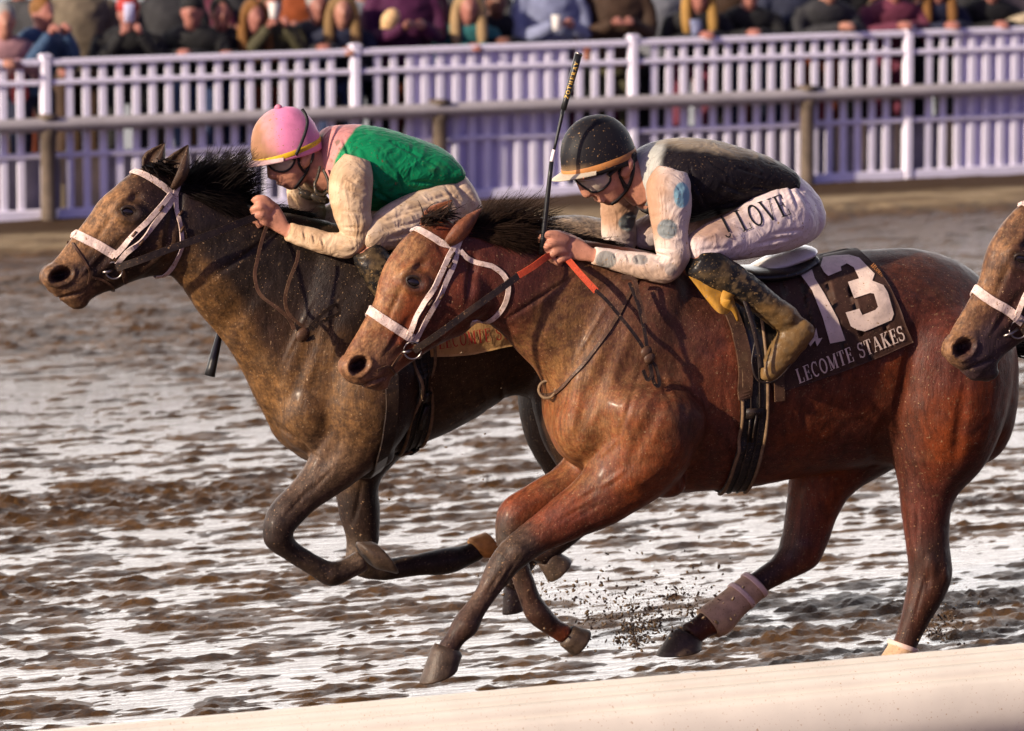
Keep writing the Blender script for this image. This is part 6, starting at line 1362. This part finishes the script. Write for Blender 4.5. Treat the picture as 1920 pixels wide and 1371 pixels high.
S = [
 (8, .0, 'lean', 'pink', 'navy', 'short', 'greyh', 'person in pale pink patterned jacket cut by the left edge', 1.0, 0, 3),
 (70, .1, 'phone', 'denim', 'navy', 'short', 'auburn', 'man in blue denim jacket, second from the left edge', 1.0, .5, 0),
 (150, .75, 'stand', 'tan', 'brown', 'short', 'dark', 'tall standing person in a long tan coat, head out of frame', 1.08, .2, 1),
 (240, .05, 'phone', 'black', 'black', 'cap', 'red', 'person in black with a red cap filming with a white phone', .99, 0, 0),
 (318, .75, 'stand', 'charcoal', 'charcoal', 'short', 'dark', 'standing person in charcoal between the red cap and the white strap', 1.05, 0, 1),
 (368, .08, 'lean', 'black', 'indigo', 'beanie', 'black', 'person in black jacket with white sleeve stripes and a black beanie', 1.02, -.3, 0),
 (412, .15, 'lean', 'black', 'indigo', 'short', 'dark', 'broad person in a black coat left of the long haired woman', 1.0, 0, 1),
 (462, .12, 'lean', 'brown', 'indigo', 'long', 'auburn', 'woman with long auburn hair in a brown top behind the fence', .98, .3, 0),
 (505, .1, 'phone', 'olive', 'rust', 'short', 'brownh', 'person in olive jacket lifting a pale cup to the mouth', 1.0, .1, 0),
 (552, .75, 'chest', 'orange', 'tan', 'beanie', 'orange', 'person in rusty orange jacket further back, above the clasped hands', 1.06, 0, 1),
 (592, .2, 'lean', 'charcoal', 'tan', 'short', 'greyh', 'person in charcoal jacket left of the blonde woman in purple', 1.02, 0, 1),
 (637, .05, 'lean', 'navy', 'indigo', 'long', 'honey', 'blonde woman in a dark purple top leaning at the fence post', 1.0, 0, 3),
 (682, .4, 'stand', 'grey', 'navy', 'short', 'brownh', 'tall person in blue grey jacket behind the blonde woman', 1.0, 0, 0),
 (756, .1, 'chest', 'maroon', 'black', 'short', 'dark', 'broad person in maroon sweater holding a colourful cap', 1.08, .1, 1),
 (872, .05, 'lean', 'teal', 'navy', 'long', 'blonde', 'blonde woman in a teal jacket leaning on the fence', 1.0, 0, 0),
 (925, .25, 'lean', 'black', 'black', 'short', 'dark', 'person in black behind the teal jacket', 1.02, 0, 2),
 (1030, .1, 'chest', 'paleblue', 'navy', 'short', 'brownh', 'person in pale blue shirt holding a white cup', 1.06, .15, 0),
 (1152, .08, 'chest', 'brown', 'olive', 'short', 'dark', 'person in dark brown jacket with one hand over the fence', 1.06, 0, 1),
 (1228, .7, 'stand', 'grey', 'black', 'short', 'brownh', 'person in grey further back between brown jacket and long blonde hair', 1.0, 0, 0),
 (1302, .05, 'lean', 'black', 'plum', 'long', 'gold', 'woman with very long golden hair, black coat and pale blue scarf', 1.03, 0, 0),
 (1400, .1, 'lean', 'black', 'navy', 'short', 'dark', 'person in black with pale grey sleeves, a hand at chest height', 1.03, -.1, 0),
 (1360, .8, 'stand', 'brown', 'brown', 'short', 'dark', 'person in brown further back, right of the golden hair', 1.03, 0, 2),
 (1490, .35, 'chest', 'navy', 'navy', 'short', 'dark', 'broad person in navy jacket, hands together near the fence top', 1.05, 0, 1),
 (1538, .05, 'lean', 'charcoal', 'rust', 'short', 'greyh', 'person in charcoal leaning with both hands over the fence', 1.06, .2, 3),
 (1590, .4, 'chest', 'black', 'black', 'short', 'dark', 'person in black top right of the hands on the fence', 1.0, 0, 1),
 (1630, .55, 'phone', 'tan', 'black', 'long', 'blonde', 'woman with golden blonde hair behind the pink faced person', 1.02, 0, 3),
 (1668, .06, 'lean', 'plum', 'plum', 'short', 'brownh', 'person in plum top next to the right fence post', 1.05, 0, 0),
 (1745, .06, 'lean', 'navy', 'black', 'long', 'auburn', 'woman in navy jacket with amber hair right of the fence post', 1.04, .1, 0),
 (1800, .6, 'stand', 'charcoal', 'black', 'short', 'dark', 'person in charcoal between the amber hair and the black coat', 1.0, 0, 1),
 (1848, .08, 'lean', 'black', 'navy', 'short', 'brownh', 'person in black coat second from the right edge', 1.03, 0, 0),
 (1908, .1, 'chest', 'cream', 'brown', 'short', 'brownh', 'person in tan jacket at the right edge, hand on the fence', 1.03, .4, 0)]
for q in S: spectator(*q[:8], sc=q[8], rz=q[9], skin=q[10])
# back rows: only slivers of coat between the others
rng = np.random.default_rng(3); bc = ['black', 'charcoal', 'brown', 'navy', 'olive', 'black', 'plum', 'charcoal', 'rust', 'indigo']
front = sorted((q[0], q[2 + 1], q[7]) for q in S)
SHORT = {8: 'pink jacket at the left edge', 70: 'blue denim jacket', 150: 'long tan coat', 240: 'red cap', 318: 'standing charcoal coat', 368: 'black beanie', 412: 'broad black coat', 462: 'auburn haired woman', 505: 'olive jacket', 552: 'rusty orange jacket', 592: 'charcoal jacket', 637: 'blonde woman in purple', 682: 'blue grey jacket', 756: 'maroon sweater', 872: 'teal jacket', 925: 'black coat by the teal jacket', 1030: 'pale blue shirt', 1152: 'dark brown jacket', 1228: 'grey coat', 1302: 'long golden hair', 1400: 'black coat by the golden hair', 1360: 'brown coat past the golden hair', 1490: 'broad navy jacket', 1538: 'charcoal coat leaning over', 1590: 'black top', 1630: 'golden blonde woman', 1668: 'plum top by the post', 1745: 'amber haired woman', 1800: 'charcoal coat by the amber hair', 1848: 'black coat near right edge', 1908: 'tan jacket at right edge'}
ks = sorted(SHORT)
for row, dy in enumerate((1.5, 2.3, 3.2)):
    nx = ks[row::3] if row else ks[::2] + ks[1::4]
    seen = set()
    for k in sorted(nx):
        px = k + (22, 46, -30)[row] + rng.normal(0, 5); jk = bc[int(rng.integers(len(bc)))]
        where = ('one row behind, just right of the %s', 'two rows behind, right of the %s', 'in the last row, left of the %s')[row] % SHORT[k]
        spectator(px, dy + rng.uniform(-.12, .12), 'stand' if rng.uniform() < .6 else 'chest', jk, bc[int(rng.integers(len(bc)))], ['short', 'cap', 'beanie', 'long'][int(rng.integers(4))], ['dark', 'brownh', 'blonde', 'greyh'][int(rng.integers(4))],
                  '%s coat, ' % jk + where, sc=rng.uniform(.96, 1.06), rz=rng.normal(0, .3), skin=int(rng.integers(4)))
# things held in hands
m_white = plain('white_cup', (.75, .74, .72), .5); m_phone = plain('phone_white', (.55, .56, .75), .3)
def held(name, px, py, dy, build, label, cat):
    Yp = Y_FENCE + dy; p = P(px, py, Yp); r = MB(); build(r, p); o = r.build(name, m_white if 'cup' in name else m_phone); 
    V = np.array([v.co[:] for v in o.data.vertices]); c = V.mean(0); o.data.transform(Matrix.Translation(Vector(-c))); o.location = Vector(c); return tag(o, label, cat)
def cup(r, p): r.loft([p + [0, 0, -.055], p + [0, 0, .055], p + [0, 0, .058], p + [0, 0, .05]], [[.032, 0, 0], [.042, 0, 0], [.044, 0, 0], [.036, 0, 0]], [[0, .032, 0], [0, .042, 0], [0, .044, 0], [0, .036, 0]], 14)
def phone(r, p): bevel_bar(r, p, [.038, .006, .07])
held('white_cup', 1044, 43, .06, cup, 'white cup held by the person in pale blue', 'cup')
held('white_cup', 514, 20, .05, cup, 'pale cup raised by the person in olive', 'cup')
held('phone', 242, 24, .04, phone, 'white phone held up by the person in the red cap', 'phone')
capm = plain('colourful_cap', (.5, .33, .17), .7, var=.5, nscale=30)
p = P(732, 36, Y_FENCE + .06); mb = MB(); mb.ell(p, [np.array([.045, 0, .075]), np.array([.06, 0, -.03]), np.array([0, .06, 0])], 12, 8); mb.ell(p + np.array([-.045, -.03, -.06]), [np.array([.05, 0, 0]), np.array([0, .05, 0]), np.array([0, 0, .008])], 12, 5); o = mb.build('cap', capm); o.data.transform(Matrix.Translation(Vector(-p))); o.location = Vector(p); tag(o, 'colourful peaked cap held against the maroon sweater', 'cap')
p = P(1306, 52, Y_FENCE + .05); mb = MB(); mb.loft([p + [0, .02, .06], p + [0, 0, .0], p + [0, .01, -.07]], [[0, .02, 0], [0, .03, 0], [0, .02, 0]], [[.05, 0, 0], [.045, 0, 0], [.03, 0, 0]], 12); o = mb.build('scarf', CM['paleblue']); o.data.transform(Matrix.Translation(Vector(-p))); o.location = Vector(p); tag(o, 'pale blue scarf at the throat of the golden haired woman', 'scarf')
p = P(35, 165, Y_FENCE + .10); mb = MB(); mb.loft([p + [0, 0, .13], p + [0, 0, .08], p + [.01, 0, -.05], p + [0, 0, -.11]], [[0, .02, 0], [0, .04, 0], [0, .06, 0], [0, .04, 0]], [[.03, 0, 0], [.055, 0, 0], [.065, 0, 0], [.045, 0, 0]], 14); o = mb.build('bag', CM['red']); o.data.transform(Matrix.Translation(Vector(-p))); o.location = Vector(p); tag(o, 'red bag hanging behind the leftmost pickets', 'bag')

# ================================================================== mud thrown up by the hooves
m_clod = plain('flying_mud', (.085, .05, .022), .4, var=.4, nscale=60, spec=.4)
def splash(name, centre, n, spread, drift, label, seed):
    rng = np.random.default_rng(seed); mb = MB()
    for i in range(n):
        q = rng.uniform() ** .6; x = centre[0] + rng.normal(0, spread[0]) * q + drift[0] * q; y = centre[1] + rng.normal(0, spread[1]) * q + drift[1] * q
        t = centre[2] + rng.normal(0, .10); p = P(x, y, YB - t)
        if p[2] < .0: p[2] = rng.uniform(.0, .05)
        r = .0009 + .0065 * rng.uniform() ** 6; a = rng.normal(0, 1, (3, 3)); a /= np.linalg.norm(a, axis=1)[:, None]
        mb.ell(p, [a[0] * r * rng.uniform(1, 2.2), np.cross(a[0], a[1]) * r, np.cross(a[0], np.cross(a[0], a[1])) * r], 5, 4)
    o = mb.build(name, m_clod); return tag(o, kind='stuff')
splash('mud_splash', (1190, 1215, -.1), 3000, (62, 40), (20, -85), 'mud', 4)
splash('mud_splash', (1120, 1170, -.1), 700, (75, 60), (0, -40), 'mud', 9)
splash('mud_splash', (860, 860, -.6), 60, (170, 150), (0, 0), 'mud', 5)
splash('mud_splash', (1740, 1195, .1), 900, (60, 35), (40, -40), 'mud', 6)
splash('mud_splash', (980, 1120, -.9), 800, (70, 55), (60, -20), 'mud', 8)
splash('mud_splash', (1290, 1150, -.2), 700, (60, 50), (30, -30), 'mud', 12)
